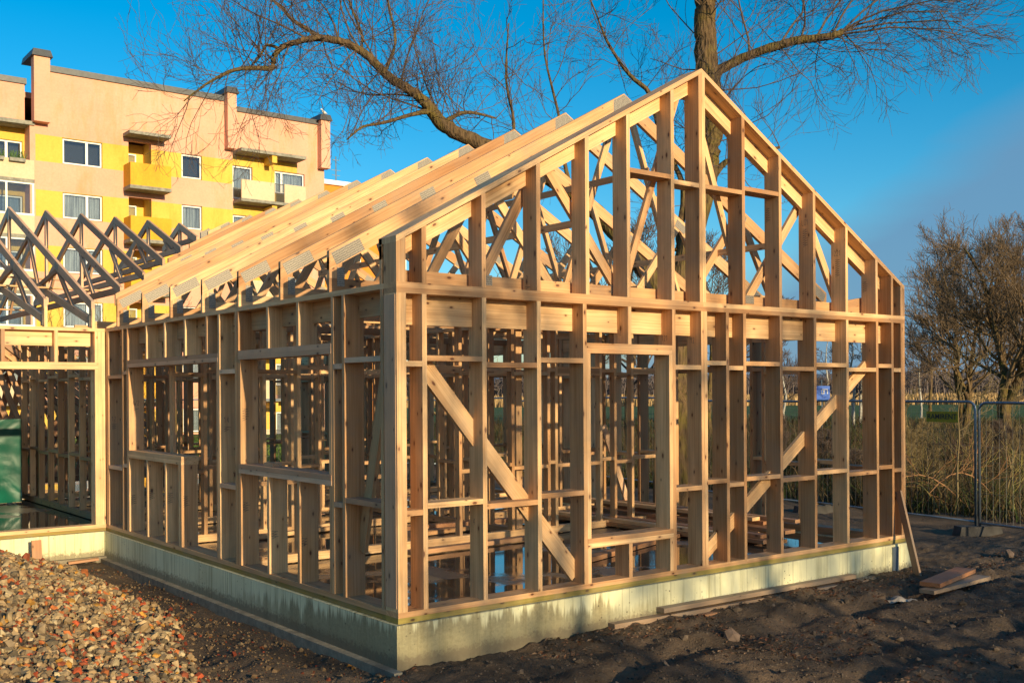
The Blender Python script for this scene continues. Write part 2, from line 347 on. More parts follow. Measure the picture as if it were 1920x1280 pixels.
tag(npmesh('ground', np.stack([X, Y, Zg], -1).reshape(-1, 3), F, 'ground', smooth=True), kind='structure')

# rubble heap: one countless mass of broken brick, stone and gravel
ICO_V = []; ph = (1+5**0.5)/2
for a in (-1, 1):
    for b in (-ph, ph): ICO_V += [(0, a, b), (a, b, 0), (b, 0, a)]
ICO_V = np.array(ICO_V)/np.linalg.norm([1, ph])
def hull(vs):
    import bmesh
    bm = bmesh.new()
    for v in vs: bm.verts.new(v)
    bmesh.ops.convex_hull(bm, input=bm.verts); bm.verts.index_update(); bmesh.ops.triangulate(bm, faces=bm.faces)
    f = np.array([[v.index for v in fc.verts] for fc in bm.faces]); bm.free(); return f
ICO_F = hull(ICO_V)
BOX_V = np.array([(x, y, z) for x in (-1, 1) for y in (-1, 1) for z in (-1, 1)], float)*0.8
BOX_F = hull(BOX_V)
def scatter(n, px, py, pz, size, cols, V0, F0, flat=0.6, jit=0.25):
    k = len(V0); v = np.repeat(V0[None], n, 0)*(1+rng.uniform(-jit*.7, jit*.7, (n, k, 1)))
    sc = size[:, None]*np.stack([rng.uniform(0.75, 1.35, n), rng.uniform(0.6, 1.1, n), rng.uniform(flat*0.6, flat*1.2, n)], 1)
    v = v*sc[:, None, :]
    q = rng.normal(size=(n, 4)); q[:, 0] += 1.2; q /= np.linalg.norm(q, axis=1)[:, None]; a, b, c, d = q.T
    Rm = np.stack([1-2*(c*c+d*d), 2*(b*c-a*d), 2*(b*d+a*c), 2*(b*c+a*d), 1-2*(b*b+d*d), 2*(c*d-a*b), 2*(b*d-a*c), 2*(c*d+a*b), 1-2*(b*b+c*c)], 1).reshape(n, 3, 3)
    v = np.einsum('nij,nkj->nki', Rm, v)+np.stack([px, py, pz], 1)[:, None, :]
    f = F0[None]+(np.arange(n)*k)[:, None, None]
    return v.reshape(-1, 3), f.reshape(-1, 3), np.repeat(cols, len(F0), 0)
def join(parts):
    vs, fs, cs, o = [], [], [], 0
    for v, f, c in parts: vs.append(v); fs.append(f+o); cs.append(c); o += len(v)
    return np.concatenate(vs), np.concatenate(fs), np.concatenate(cs)
PAL = np.array([(0.36, 0.28, 0.17), (0.24, 0.19, 0.13), (0.46, 0.39, 0.26), (0.30, 0.22, 0.13), (0.15, 0.125, 0.09), (0.40, 0.085, 0.035), (0.44, 0.15, 0.05), (0.42, 0.23, 0.05), (0.28, 0.08, 0.04), (0.44, 0.33, 0.20)])
PW = np.array([.18, .17, .09, .17, .12, .05, .05, .045, .045, .12])
def pick(n): c = PAL[rng.choice(len(PAL), n, p=PW/PW.sum())]; return np.clip(c*rng.uniform(0.75, 1.2, (n, 1)), 0, 1)
def heap_pts(n, xmin=-3.9, keep=1.0):
    x = rng.uniform(xmin, 0.1, n*4); y = rng.uniform(-1.6, 7.3, n*4); h = heap(x, y); k = (h > 0.02) & (rng.random(n*4) < np.clip(h*9, 0.05, 1))
    x, y = x[k][:n], y[k][:n]; return x, y, gz(x, y)
parts = []
for n, s0, s1, V0, F0, fl in ((22000, .008, .017, BOX_V, BOX_F, .8), (8000, .014, .028, ICO_V, ICO_F, .7), (3300, .026, .046, ICO_V, ICO_F, .65), (260, .04, .07, ICO_V, ICO_F, .6), (1100, .018, .038, BOX_V, BOX_F, .7)):
    x, y, z = heap_pts(n); sz = rng.uniform(s0, s1, len(x))**1.0
    parts.append(scatter(len(x), x, y, z+sz*0.25, sz, pick(len(x))*(np.array([.36, .31, .28]) if s1 < .02 else np.array([.90, .82, .70])), V0, F0, fl))
# few loose bits that rolled onto the soil, sparse
x = -.1-1.5*rng.random(4200)**.8; y = rng.uniform(-1.2, 6.8, 4200); sz = rng.uniform(.004, .012, 4200)*(1+1.6*(rng.random(4200) < .06)); parts.append(scatter(4200, x, y, gz(x, y), sz, pick(4200)*np.array([.42, .36, .32]), BOX_V, BOX_F, .7))
v, f, c = join(parts); tag(npmesh('rubble_heap', v, f, 'stone', c), 'long heap of broken brick, stone and gravel beside the side wall', 'rubble', kind='stuff')
# clods and crumbs on the soil in front
n = 7000; x = rng.uniform(-0.8, 10, n); y = rng.uniform(-3.8, 0.4, n)**1.0; k = ~((x > -0.05) & (y > -0.06)); x, y = x[k], y[k]; n = len(x)
sz = rng.uniform(.005, .016, n)*(1+2.2*(rng.random(n) < .03)); cc = np.array([(0.085, .062, .045)])*rng.uniform(.5, 1.5, (n, 1))
v, f, c = scatter(n, x, y, gz(x, y), sz, cc, ICO_V, ICO_F, .7); tag(npmesh('soil_crumbs', v, f, 'stone', c), 'clods and crumbs of dark soil strewn before the gable', 'soil clods', kind='stuff')
# dead leaves in drifts
n = 9000; x = rng.uniform(-0.6, 11, n); y = rng.uniform(-3.6, 0.0, n); d = vnoise(x*1.3, y*2.2, 77)+0.35*np.exp(-((y+.35)/.3)**2)
k = (d > 0.72); x, y = x[k], y[k]; n = len(x); a = rng.uniform(0, 6.28, n); s = rng.uniform(.012, .03, n)
base = np.array([(-1, 0, 0), (0, -.55, .25), (1, 0, .1), (0, .55, .25)]); ca, sa = np.cos(a), np.sin(a); L = base[None]*s[:, None, None]
tl = rng.normal(0, .5, (n, 1)); vx = L[..., 0]*ca[:, None]-L[..., 1]*sa[:, None]; vy = L[..., 0]*sa[:, None]+L[..., 1]*ca[:, None]; vz = L[..., 2]+vx*tl
vv = np.stack([vx+x[:, None], vy+y[:, None], vz+gz(x, y)[:, None]+.008], -1).reshape(-1, 3); ff = np.arange(4*n).reshape(-1, 4)
lc = np.array([(0.20, .075, .035), (0.28, .14, .07), (0.12, .06, .035), (.33, .2, .11)])[rng.integers(0, 4, n)]*rng.uniform(.7, 1.2, (n, 1))
tag(npmesh('dead_leaves', vv, ff, 'leaf', lc), 'drifts of reddish brown dead leaves on the dark soil', 'leaves', kind='stuff')

# ---------------------------------------------------------------- foundation
W, XP, L, T = 7.27, 3.634, 7.557, 0.045
HB, PEAK, EAVE = 2.76, 5.131, 3.13
SLOPE = (PEAK-EAVE)/XP
fd = thing('concrete_foundation', 'pale stained concrete foundation with a wet floor slab under the timber frames', 'foundation')
b = MB()
def ring(b, x0, x1, y0, y1, z0, z1): b.box(x0, x1, y0, y1, z0, z1)
b.box(-0.035, W+0.07, -0.035, 0.30, -0.75, -0.004); b.box(-0.035, 0.28, 0.30, L-0.035, -0.75, -0.004)
b.box(W-0.25, W+0.07, 0.30, 16.9, -0.75, -0.004); b.box(-6.3, W+0.07, 16.9, 17.2, -0.75, -0.004)
b.box(-6.3, 0.28, L-0.035, L+0.28, -0.75, -0.004); b.box(-6.3, -6.0, L+0.28, 16.9, -0.75, -0.004)
b.build('stem_wall', 'found', fd)
b = MB(); b.box(-0.115, -0.0355, -0.30+0.18, L-0.036, -0.9, -0.352); b.build('footing', 'footing', fd); b = MB(); b.box(-6.3, -0.0355, L-0.14, L-0.0355, -0.9, -0.33); b.build('footing', 'footing', fd); b = MB(); b.box(4.4, W+0.17, -0.12, -0.0355, -0.9, -0.318)
b.build('footing', 'footing', fd)
b = MB(); b.box(0.28, W-0.25, 0.30, 16.9, -0.3, -0.012); b.box(-6.0, 0.28, L+0.28, 16.9, -0.3, -0.0125); b.build('floor_slab', 'slab', fd)
b = MB(); b.box(W-0.36, W-0.24, -0.052, -0.0352, -0.36, -0.03); b.build('drain_channel', 'galv', fd)

# ---------------------------------------------------------------- timber frames
house = thing('timber_house_frame', 'large unfinished gabled house frame of pale spruce studs and roof trusses on a concrete foundation', 'house frame')
wing = thing('timber_wing_frame', 'smaller wing frame with a wide opening and grey scissor trusses, left of the gable', 'house frame')
J = lambda a=0.0012: random.uniform(-a, a)
def jbox(b, x0, x1, y0, y1, z0, z1, ax=None, mi=0, tone=None): b.box(x0, x1, y0+J(), y1+J(), z0, z1, ax, mi, tone)
STROKE = {'0': [[(0, 0), (1, 0), (1, 2), (0, 2), (0, 0)]], '1': [[(0, 1.5), (.5, 2), (.5, 0)]], '2': [[(0, 1.6), (.4, 2), (1, 1.6), (0, 0), (1, 0)]], '4': [[(.7, 0), (.7, 2), (0, .7), (1, .7)]],
          '/': [[(0, 0), (1, 2)]], 'L': [[(0, 2), (0, 0), (.9, 0)]], '-': [[(0, 1), (.8, 1)]], 'A': [[(0, 0), (.5, 2), (1, 0)], [(.2, .8), (.8, .8)]], '5': [[(1, 2), (.1, 2), (0, 1.1), (.8, 1.1), (.9, .3), (0, 0)]]}
def marks(b, text, origin, du, dv, h, mi=1, wdt=0.0035, coil=0):
    """pencil strokes standing a hair proud of a board"""
    origin = Vector(origin); du = Vector(du); dv = Vector(dv); n = du.cross(dv)*0.0012; s = h/2; x = 0.0
    def line(p, q):
        P = origin+du*p[0]+dv*p[1]; Q = origin+du*q[0]+dv*q[1]; d = (Q-P)
        if d.length < 1e-6: return
        o = d.normalized().cross(du.cross(dv))*wdt/2; b.poly([P-o+n, Q-o+n, Q+o+n, P+o+n], d, (0, 0), 0.5, mi)
    for ch in text:
        for st in STROKE.get(ch, []):
            for i in range(len(st)-1): line(((st[i][0]*s*.7+x), st[i][1]*s), ((st[i+1][0]*s*.7+x), st[i+1][1]*s))
        x += s*1.05
    y = -h*0.7; xc = x*0.4
    for i in range(coil):
        line((xc-h*.45, y), (xc+h*.4+random.uniform(0, h*.4), y-h*.10)); line((xc+h*.4, y-h*.10), (xc-h*.4, y-h*.42)); y -= h*.42
def stud(parent, x0, x1, y0, y1, z0, z1, mat='wood', mk=None, tone=None, name='stud'):
    b = MB(); jbox(b, x0, x1, y0, y1, z0, z1, 'z', 0, tone)
    if mk:
        face, txt, zz, coil = mk
        if face == 'x': marks(b, txt, (x0-0.0, (y0+y1)/2+0.045, zz), (0, -1, 0), (0, 0, 1), 0.055, coil=coil)
        else: marks(b, txt, ((x0+x1)/2-0.05, y0-0.0015, zz), (1, 0, 0), (0, 0, 1), 0.06, coil=coil)
    return b.build(name, [mat, 'ink'], parent)
def part(name, b, parent, mat='wood'): return b.build(name, mat, parent)
D = 0.195
# --- gable wall, lower storey
g = MB()
g.box(0.0, W, 0.002, D, 0.0, T, 'x', 1); 
for a, c in ((0, 4.29), (4.29, W)): jbox(g, a, c, 0, D, T, 2*T, 'x')
for a, c in ((0, 3.68), (3.68, W)): jbox(g, a, c, 0, D, 2.67, 2.715, 'x')
for a, c in ((0, 3.64), (3.64, W)): jbox(g, a, c, 0, D, 2.715, HB, 'x')
jbox(g, 0.09, 3.6, .150, .192, 2.425, 2.67, 'x', 0, .85); jbox(g, 3.602, W-.09, .150, .192, 2.425, 2.67, 'x', 0, .8)
gable = g.build('gable_wall', ['wood', 'sill'], house)
LOW = [(0, .0445), (.045, .0885), (.244, .289), (.853, .898), (1.457, 1.502), (2.004, 2.049), (3.184, 3.229), (3.604, 3.648), (3.649, 3.693), (3.982, 4.027), (4.253, 4.298), (4.857, 4.902), (5.461, 5.506), (6.066, 6.111), (6.664, 6.709), (6.985, 7.03), (7.18, 7.2245), (7.225, W)]
for i, (a, c) in enumerate(LOW):
    mk = {4: ('x', '', 1.5, 0), 7: ('x', '12', 2.35, 0), 3: ('x', '4', .72, 0), 6: ('x', '121', 2.36, 0)}.get(i)
    stud(gable, a, c, 0, D, .09, 2.67, mk=mk, tone=(.9 if i < 2 else None))
# window in the gable
stud(gable, 2.0495, 2.0945, 0, D, .09, 2.218); stud(gable, 3.139, 3.1835, 0, D, .09, 2.218)
b = MB(); jbox(b, 2.05, 3.183, 0, D, 2.218, 2.263, 'x'); jbox(b, 2.05, 3.183, -.001, D, 2.2635, 2.312, 'x'); part('window_header', b, gable)
b = MB(); jbox(b, 2.05, 3.183, -.004, D, .413, .458, 'x'); jbox(b, 2.05, 3.183, -.002, D, .4585, .503, 'x'); part('window_sill', b, gable)
stud(gable, 2.577, 2.622, 0, D, .09, .412); stud(gable, 2.577, 2.622, 0, D, 2.3125, 2.67, mk=('x', '12', 2.40, 0))
NG = [(.0895, .2435, 0), (.2895, .8525, 1), (.8985, 1.4565, 0), (1.5025, 2.0035, 1), (3.2295, 3.6035, 0), (3.6935, 3.9815, 1), (4.0275, 4.2525, 0), (4.2985, 4.8565, 1), (4.9025, 5.4605, 0), (5.5065, 6.0655, 1), (6.1115, 6.6635, 0), (6.7095, 6.9845, 1), (7.0305, 7.1795, 0)]
for a, c, hi in NG:
    for zz in ((2.076, .862), (2.124, .910))[hi]:
        b = MB(); jbox(b, a, c, 0, D, zz, zz+T, 'x'); part('noggin', b, gable)
def brace(parent, p, q, w=.145, y0=.138, t=.04, trim=()):
    b = MB(); b.beam((p[0], y0+t/2, p[1]), (q[0], y0+t/2, q[1]), w, t, (0, 1, 0), 0, .8); return part('diagonal_brace', b, parent)
brace(gable, (.29, 2.16), (2.03, .16), .155); brace(gable, (6.68, 2.15), (3.73, .13), .135)
# --- gable, upper panel
up = MB()
s = SLOPE; vt = T*math.sqrt(1+s*s)
up.prism([(0, 0, EAVE-vt), (0, 0, EAVE), (1.92, 0, EAVE+1.92*s), (1.92, 0, EAVE+1.92*s-vt)], (0, .275, 0), V(1, 0, s).normalized(), 0, .8)
up.prism([(1.92, .001, EAVE+1.92*s-vt), (1.92, .001, EAVE+1.92*s), (XP, .001, PEAK), (XP, .001, PEAK-vt)], (0, .273, 0), V(1, 0, s).normalized(), 0, .5)
up.prism([(XP, .0005, PEAK-vt), (XP, .0005, PEAK), (W, .0005, EAVE), (W, .0005, EAVE-vt)], (0, .274, 0), V(1, 0, -s).normalized(), 0, .6)
lw = .145*math.sqrt(1+s*s)
up.prism([(.09, .15, EAVE+.09*s-vt-lw), (.09, .15, EAVE+.09*s-vt), (3.59, .15, EAVE+3.59*s-vt), (3.59, .15, EAVE+3.59*s-vt-lw)], (0, .042, 0), V(1, 0, s).normalized(), 0, .95)
up.prism([(3.70, .15, EAVE+3.57*s-vt-lw), (3.70, .15, EAVE+3.57*s-vt), (W-.3, .15, EAVE+.3*s-vt), (W-.3, .15, EAVE+.3*s-vt-lw)], (0, .042, 0), V(1, 0, -s).normalized(), 0, .95)
upper = up.build('gable_top_panel', 'wood', house)
UP = [(0, .0445), (.045, .088), (.244, .289), (.853, .898), (1.459, 1.504), (2.043, 2.088), (2.572, 2.617), (3.178, 3.223), (3.587, 3.633), (3.6335, 3.68), (4.248, 4.293), (4.855, 4.9), (5.457, 5.502), (6.062, 6.107), (6.66, 6.705), (6.981, 7.026), (7.182, 7.2255), (7.226, W)]
for i, (a, c) in enumerate(UP):
    f = lambda x: EAVE+min(x, W-x)*s-vt-0.001
    za, zc = f(a), f(c); mk = {3: ('x', '', 0, 0), 11: ('x', '', 3.9, 6), 12: ('x', 'L01', 3.72, 8), 13: ('x', '221', 3.42, 8), 14: ('x', '', 3.2, 5), 4: ('x', '2', 2.85, 1), 2: None, 0: ('y2', '', 0, 0)}.get(i)
    b = MB(); b.prism([(a, 0+J(), HB), (a, J(), za), (c, J(), zc), (c, J(), HB)], (0, D, 0), V(0, 0, 1), 0, .3 if i < 2 else None)
    if mk and mk[0] == 'x' and (mk[1] or mk[3]): marks(b, mk[1], (a-.0, .15, mk[2]), (0, -1, 0), (0, 0, 1), .06, coil=mk[3])
    b.build('stud', ['wood', 'ink'], upper)
for a, c, z in ((2.618, 3.177, 3.955), (3.224, 3.586, 3.915), (3.681, 4.247, 3.918), (4.294, 4.854, 3.966)):
    b = MB(); jbox(b, a, c, 0, D, z, z+T, 'x'); part('noggin', b, upper)
# thin grey sheet: skylit shade and weathering coloured onto the gable corner's side
b = MB(); b.box(-.0055, -.0005, .02, .19, .12, 2.66, 'z', 0, .2); part('corner_shade_strip', b, gable, 'grey_wood')

# --- side wall (x = 0)
sw = MB()
sw.box(0.002, D, D+.002, L-.001, 0, T, 'y', 1)
sw.box(0, D, D+.002, 3.4, T, 2*T, 'y'); sw.box(.001, D, 3.4, L-.001, T, 2*T, 'y')
sw.box(0, D, D+.002, 3.12, 2.715, HB, 'y'); sw.box(.0015, D, 3.12, L+.19, 2.715, HB, 'y')
sw.box(.150, .192, D+.06, 3.1, 2.52, 2.714, 'y', 0, .4); sw.box(.150, .192, 3.1, 7.4, 2.52, 2.714, 'y', 0, .6)
side = sw.build('side_wall', ['wood', 'sill'], house)
def sst(y0, y1, z0=.09, z1=2.715, mk=None): return stud(side, 0+J(.0008), D, y0, y1, z0, z1, mk=mk)
for y0, y1, mk in ((.212, .257, None), (.862, .907, ('y', '', 1.1, 0)), (1.060, 1.1045, None), (3.111, 3.155, ('y', '', 0, 0)), (3.1555, 3.20, None), (3.605, 3.6495, ('y', '14', 1.55, 2)), (6.62, 6.665, ('y', '', 0, 0)), (6.812, 6.857, None), (7.425, 7.469, ('y', '12', 1.5, 3)), (7.47, 7.514, None)): sst(y0, y1, mk=mk if mk and (mk[1] or mk[3]) else None)
for y0, y1, m1, m2 in ((1.105, 1.15, None, None), (3.0655, 3.1105, ('y', '', .78, 4), ('y', '', 1.75, 5)), (3.65, 3.695, None, None), (6.5755, 6.6195, ('y', '', .6, 5), ('y', '4/2', 1.72, 1))):
    if y0 == 3.65: sst(y0, y1, .09, 2.205)
    else:
        sst(y0, y1, .09, 1.04, m1); sst(y0, y1, 1.137, 2.21, m2)
def bd(name, parent, *a, mat='wood', tone=None): b = MB(); b.box(*a, tone=tone); return part(name, b, parent, mat)
b = MB(); b.box(-.004, D, 1.1055, 3.110, 2.212, 2.257, 'y'); b.box(-.002, D, 1.1055, 3.110, 2.2575, 2.306, 'y'); part('window_header', b, side, 'grey_wood')  # greyer wood: weathering plus blue skylight of this shaded wall put into colour
b = MB(); b.box(-.004, D, 1.1055, 3.110, 1.042, 1.087, 'y'); b.box(-.006, D, 1.1055, 3.110, 1.0875, 1.136, 'y'); part('window_sill', b, side, 'grey_wood')
b = MB(); b.box(-.003, D, 3.6505, 6.6195, 2.207, 2.252, 'y'); b.box(-.001, D, 3.6505, 6.6195, 2.2525, 2.30, 'y'); part('window_header', b, side, 'grey_wood')
b = MB(); b.box(-.004, D+.01, 4.735, 6.6195, 1.042, 1.087, 'y', 0, .9); b.box(-.002, D+.01, 4.735, 6.6195, 1.0875, 1.137, 'y', 0, .7); part('window_sill', b, side)
for y0 in (1.737, 2.39): sst(y0, y0+T, 2.3065, 2.715); sst(y0, y0+T, .09, 1.0415, ('y', '', .55, 3))
for y0 in (3.95, 4.595, 5.25, 5.90): sst(y0, y0+T, 2.3005, 2.715)
for y0 in (4.74, 5.245, 5.89): sst(y0, y0+T, .09, 1.0415, ('y', '', .72, 5))
sst(4.786, 4.83, .09, 1.0415)
for y0, y1, z in ((.2575, .8615, (2.124, .91)), (.9075, 1.0595, (2.075, .86)), (3.2005, 3.6045, (2.075, .86)), (6.8575, 7.4245, (2.072, .858)), (6.6655, 6.8115, (2.118, .907))):
    for zz in z: bd('noggin', side, 0, D, y0, y1, zz, zz+T, mat='grey_wood')
b = MB(); b.beam((.165, .38, 2.25), (.165, .86, .48), .125, .04, (1, 0, 0), 0, .3); part('diagonal_brace', b, side)

# --- far side wall (x = W) and rear, partitions
def wall_y(name, x0, x1, y0, y1, parent, tone=None, ledger=True, opens=(), single=True, nog=True, step=.6, top=2.715):
    b = MB(); b.box(x0, x1, y0, y1, 0, 2*T, 'y'); o = b.build(name, 'wood', parent); bd('top_plate', o, x0, x1, y0, y1, top, HB)
    if ledger: bd('ledger_board', o, x0+.003, x0+.045, y0+.1, y1-.1, 2.52, top-.001)
    ys = []; y = y0
    while y < y1-T: ys.append(y); y += step
    ys.append(y1-T); ys = [y for y in ys if not any(a < y < c for a, c in opens)]
    for a, c in opens:
        ys += [a, c]; b = MB(); b.box(x0, x1, a+T, c, 2.12, 2.21, 'y'); part('window_header', b, o)
    ys = sorted(ys)
    holder = MB()
    for y in ys: holder.box(x0+J(), x1+J(), y, y+T, .09, top, 'z')
    if True:
        for y in ys: stud(o, x0, x1, y, y+T, .09, top)
    else:
        q = part('studs', holder, o); tag(q, kind='stuff')
    nb = MB()
    for i in range(len(ys)-1):
        if ys[i+1]-ys[i] > .8 or ys[i+1]-ys[i] < .1: continue
        for zz in (.862+.048*(i % 2), 2.076+.048*(i % 2)):
            if nog: nb = MB(); nb.box(x0+.002, x1-.002, ys[i]+T, ys[i+1], zz, zz+T, 'y'); part('noggin', nb, o)
    return o
def wall_x(name, y0, y1, x0, x1, parent, opens=(), single=True, step=.6, depth_ledger=False, nog=True):
    b = MB(); last = x0
    if name == 'rear_wall': opens = list(opens)
    for a, c in ():
        pass
    b.box(last, x1, y0, y1, 0, 2*T, 'x', 0, .9); o = b.build(name, 'wood', parent); bd('top_plate', o, x0, x1, y0, y1, 2.67, HB); xs = []; x = x0
    while x < x1-T: xs.append(x); x += step
    xs.append(x1-T); xs = [x for x in xs if not any(a-.05 < x < c+.05 for a, c in opens)]
    for a, c in opens: xs += [a, c]; b = MB(); b.box(a+T, c, y0, y1, 2.1, 2.19, 'x'); part('door_header', b, o)
    xs = sorted(xs)
    if True:
        for x in xs: stud(o, x, x+T, y0, y1, .09, 2.67)
    else:
        h = MB()
        for x in xs: h.box(x, x+T, y0+J(), y1+J(), .09, 2.67, 'z')
        tag(part('studs', h, o), kind='stuff')
    nb = MB()
    for i in range(len(xs)-1):
        if xs[i+1]-xs[i] > .8 or xs[i+1]-xs[i] < .1: continue
        for zz in (.862+.048*(i % 2), 1.5 if not nog else 2.076+.048*(i % 2)): nb = MB(); nb.box(xs[i]+T, xs[i+1], y0+.002, y1-.002, zz, zz+T, 'x'); part('noggin', nb, o)
    return o
wall_y('far_side_wall', W-D, W, D+.004, 16.9, house, opens=((2.2, 3.9), (7.1, 8.9)))
wall_x('partition_wall', 3.42, 3.515, .22, 6.9, house, opens=((2.05, 3.0), (4.55, 5.35), (5.95, 6.5)))
wall_y('partition_wall', 3.98, 4.075, 3.53, 7.4, house, ledger=False, single=False, opens=((5.7, 6.6),))
wall_x('partition_wall', 5.15, 5.245, 4.1, W-D-.01, house, opens=((5.2, 6.1),), single=False)
wall_x('partition_wall', 7.43, 7.525, .22, 6.95, house, opens=((1.6, 2.6), (4.6, 5.5)), single=False)
wall_y('partition_wall', .23, .325, 7.78, 13.2, house, ledger=False, single=True)
wall_x('partition_wall', 5.62, 5.715, .22, 3.9, house, opens=((2.6, 3.4),), step=.4)
wall_x('partition_wall', 9.3, 9.395, .34, 6.9, house, opens=((3.1, 4.0),), step=.45)
wall_y('partition_wall', 2.1, 2.195, 7.54, 12.6, house, ledger=False, step=.5)
wall_x('partition_wall', 11.1, 11.195, .34, 6.9, house, opens=((4.4, 5.3),), step=.5)
wall_x('rear_wall', 12.7, 12.895, .4, 7.0, house, opens=((1.5, 2.4),), single=False, step=.45)
# temporary props leaning inside the frame
b = MB(); b.beam((5.95, 4.0, 1.35), (6.75, 4.3, .1), .1, .03, (0, 1, 0)); part('prop', b, house, 'grey_wood')

# --- roof trusses over the house
def chord(b, p, q, w, y0, y1, mapf, tone=None):
    d = Vector((q[0]-p[0], q[1]-p[1])); vw = w*d.length/abs(d[0]) if abs(d[0]) > 1e-6 else w
    e = mapf(0, 0, y1)-mapf(0, 0, y0)
    b.prism([mapf(p[0], p[1]-vw, y0), mapf(p[0], p[1], y0), mapf(q[0], q[1], y0), mapf(q[0], q[1]-vw, y0)], e, (mapf(q[0], q[1], 0)-mapf(p[0], p[1], 0)).normalized(), 0, tone)
def web(parent, p, q, w, y0, y1, mapf, mat):
    b = MB(); y0 += .002; y1 -= .002
    P, Q = mapf(p[0], p[1], (y0+y1)/2), mapf(q[0], q[1], (y0+y1)/2); sd = mapf(0, 0, 1)-mapf(0, 0, 0)
    b.beam(P, Q, w, y1-y0, sd); return part('web', b, parent, mat)
def plate(b, c, ang, lx, lz, y0, y1, mapf):
    """toothed nail plate on both faces of a joint"""
    ca, sa = math.cos(ang), math.sin(ang)
    ya, yb = y0-.0016, y1+.0016; m_ = MB()
    pts = [mapf(c[0]+ca*u-sa*v, c[1]+sa*u+ca*v, ya) for u, v in ((-lx/2, -lz/2), (-lx/2, lz/2), (lx/2, lz/2), (lx/2, -lz/2))]
    m_.prism(pts, mapf(0, 0, yb)-mapf(0, 0, ya), None, 0, .5); m_.build('nail_plate', 'plate', b)
mapA = lambda s_, z, d: V(s_, d, z)
ang = math.atan(SLOPE)
for k in range(-1, 13):
    y0 = 1.127+.982*k if k >= 0 else .2
    if k == -1: y0 = .222
    y1 = y0+.045; xv = max(0.0, .75*(y0-7.62)); b = MB(); ch = .150
    top = 3.128; pk = top+XP*SLOPE
    if xv < 3.4: chord(b, (xv, top+xv*SLOPE), (XP, pk), ch, y0, y1, mapA)
    chord(b, (XP, pk), (W, top), ch, y0+.0005, y1+.0005, mapA)
    b.box(.0, W-.0, y0+.003, y1-.003, HB+.001, HB+.125, 'x')
    if xv == 0: b.box(.0, .13, y0+.001, y1-.001, HB+.1255, top-.06, 'z')
    b.box(W-.13, W, y0+.001, y1-.001, HB+.1255, top-.06, 'z')
    tr = b.build('roof_truss', 'wood', house); mt = 'wood'
    for mir in (0, 1):
        X_ = (lambda v: v) if not mir else (lambda v: W-v)
        for p, q, wd in (((.06, 3.00), (1.05, 2.85), .095), ((1.02, 2.86), (1.66, 3.93), .095), ((1.74, 3.97), (2.66, 2.86), .095), ((2.74, 2.86), (3.54, 4.95), .07)):
            if not mir and p[0] < xv+.1: continue
            web(tr, (X_(p[0]), p[1]), (X_(q[0]), q[1]), wd, y0, y1, mapA, mt)
        P = tr; sg = -1 if mir else 1
        if mir or xv == 0:
            plate(P, (X_(.19), 3.128+.19*SLOPE-.095), sg*ang, .33, .115, y0, y1, mapA); plate(P, (X_(.115), 2.90), 0, .075, .17, y0, y1, mapA)
        if mir or xv < 1.5: plate(P, (X_(1.70), 3.128+1.70*SLOPE-.10), sg*ang, .20, .10, y0, y1, mapA)
        plate(P, (X_(2.70), 2.85), 0, .26, .09, y0, y1, mapA); plate(P, (X_(1.03), 2.85), 0, .2, .09, y0, y1, mapA)
    P = MB(); 
    for ya, yb in ((y0-.0016, y1+.0021),):
        P.prism([V(XP-.16, ya, pk-.16*SLOPE-.012), V(XP, ya, pk-.012), V(XP+.16, ya, pk-.16*SLOPE-.012), V(XP+.16, ya, pk-.26), V(XP-.16, ya, pk-.26)], (0, yb-ya, 0))
    P.build('nail_plate', 'plate', tr)
for x, z, ya, yb in ((2.22, 3.44, .3, 5.6), (1.42, 3.62, .3, 6.2), (3.16, 4.05, .3, 4.2), (5.15, 3.46, .3, 8.0), (3.0, 2.895, .3, 12.0), (4.9, 2.895, .3, 12.0)):
    b = MB(); b.box(x, x+.02 if z > 3 else x+.1, ya, yb, z, z+.07 if z > 3 else z+.022, 'y'); part('lacing_batten', b, house)

# --- wing frame
wf = MB(); Y0 = L
wf.box(-6.0, -.001, Y0+.002, Y0+D, 0, T, 'x', 1); wf.box(-6.0, -.0005, Y0, Y0+D, T, 2*T, 'x', 0, .9)
wf.box(-6.0, -.0005, Y0, Y0+D, 2.715, HB, 'x', 0, .95)
for a, c in ((-6, -.66), (-.655, -.165)): wf.box(a, c, Y0+.10, Y0+.142, 2.515, 2.714, 'x', 0, 1.0)
front = wf.build('front_wall', ['wood', 'sill'], wing)
for x0, x1, z0, z1 in ((-.045, -.001, .09, 2.715), (-.09, -.0455, .09, 2.715), (-.135, -.0905, .09, 2.2), (-.135, -.0905, 2.295, 2.715), (-.655, -.61, 2.295, 2.715), (-1.31, -1.265, 2.295, 2.715), (-1.9, -1.855, 2.295, 2.715), (-3.2, -3.11, .09, 2.715), (-3.8, -3.755, .09, 2.715), (-4.4, -4.355, .09, 2.715), (-5.0, -4.955, .09, 2.715)): stud(front, x0, x1, Y0, Y0+D, z0, z1, tone=1.0 if x0 > -1 else None)
b = MB(); b.box(-3.105, -.0905, Y0-.002, Y0+D, 2.2, 2.247, 'x', 0, .95); b.box(-3.105, -.0905, Y0-.001, Y0+D, 2.2475, 2.2945, 'x', 0, .9); part('door_header', b, front)
wall_x('rear_wall', 16.7, 16.895, -6.0, .2, wing, single=True)
wall_y('end_wall', -6.0, -5.81, L+D, 16.69, wing, ledger=False, single=False)
mapB = lambda s_, z, d: V(d, 7.60+s_, z)
ws = .413; hs_ = 4.73; rz = 3.13+ws*hs_
xs = [-.165-.61*i for i in range(9)]+[.435, 1.025, 1.62, 2.22, 2.815, 3.40]
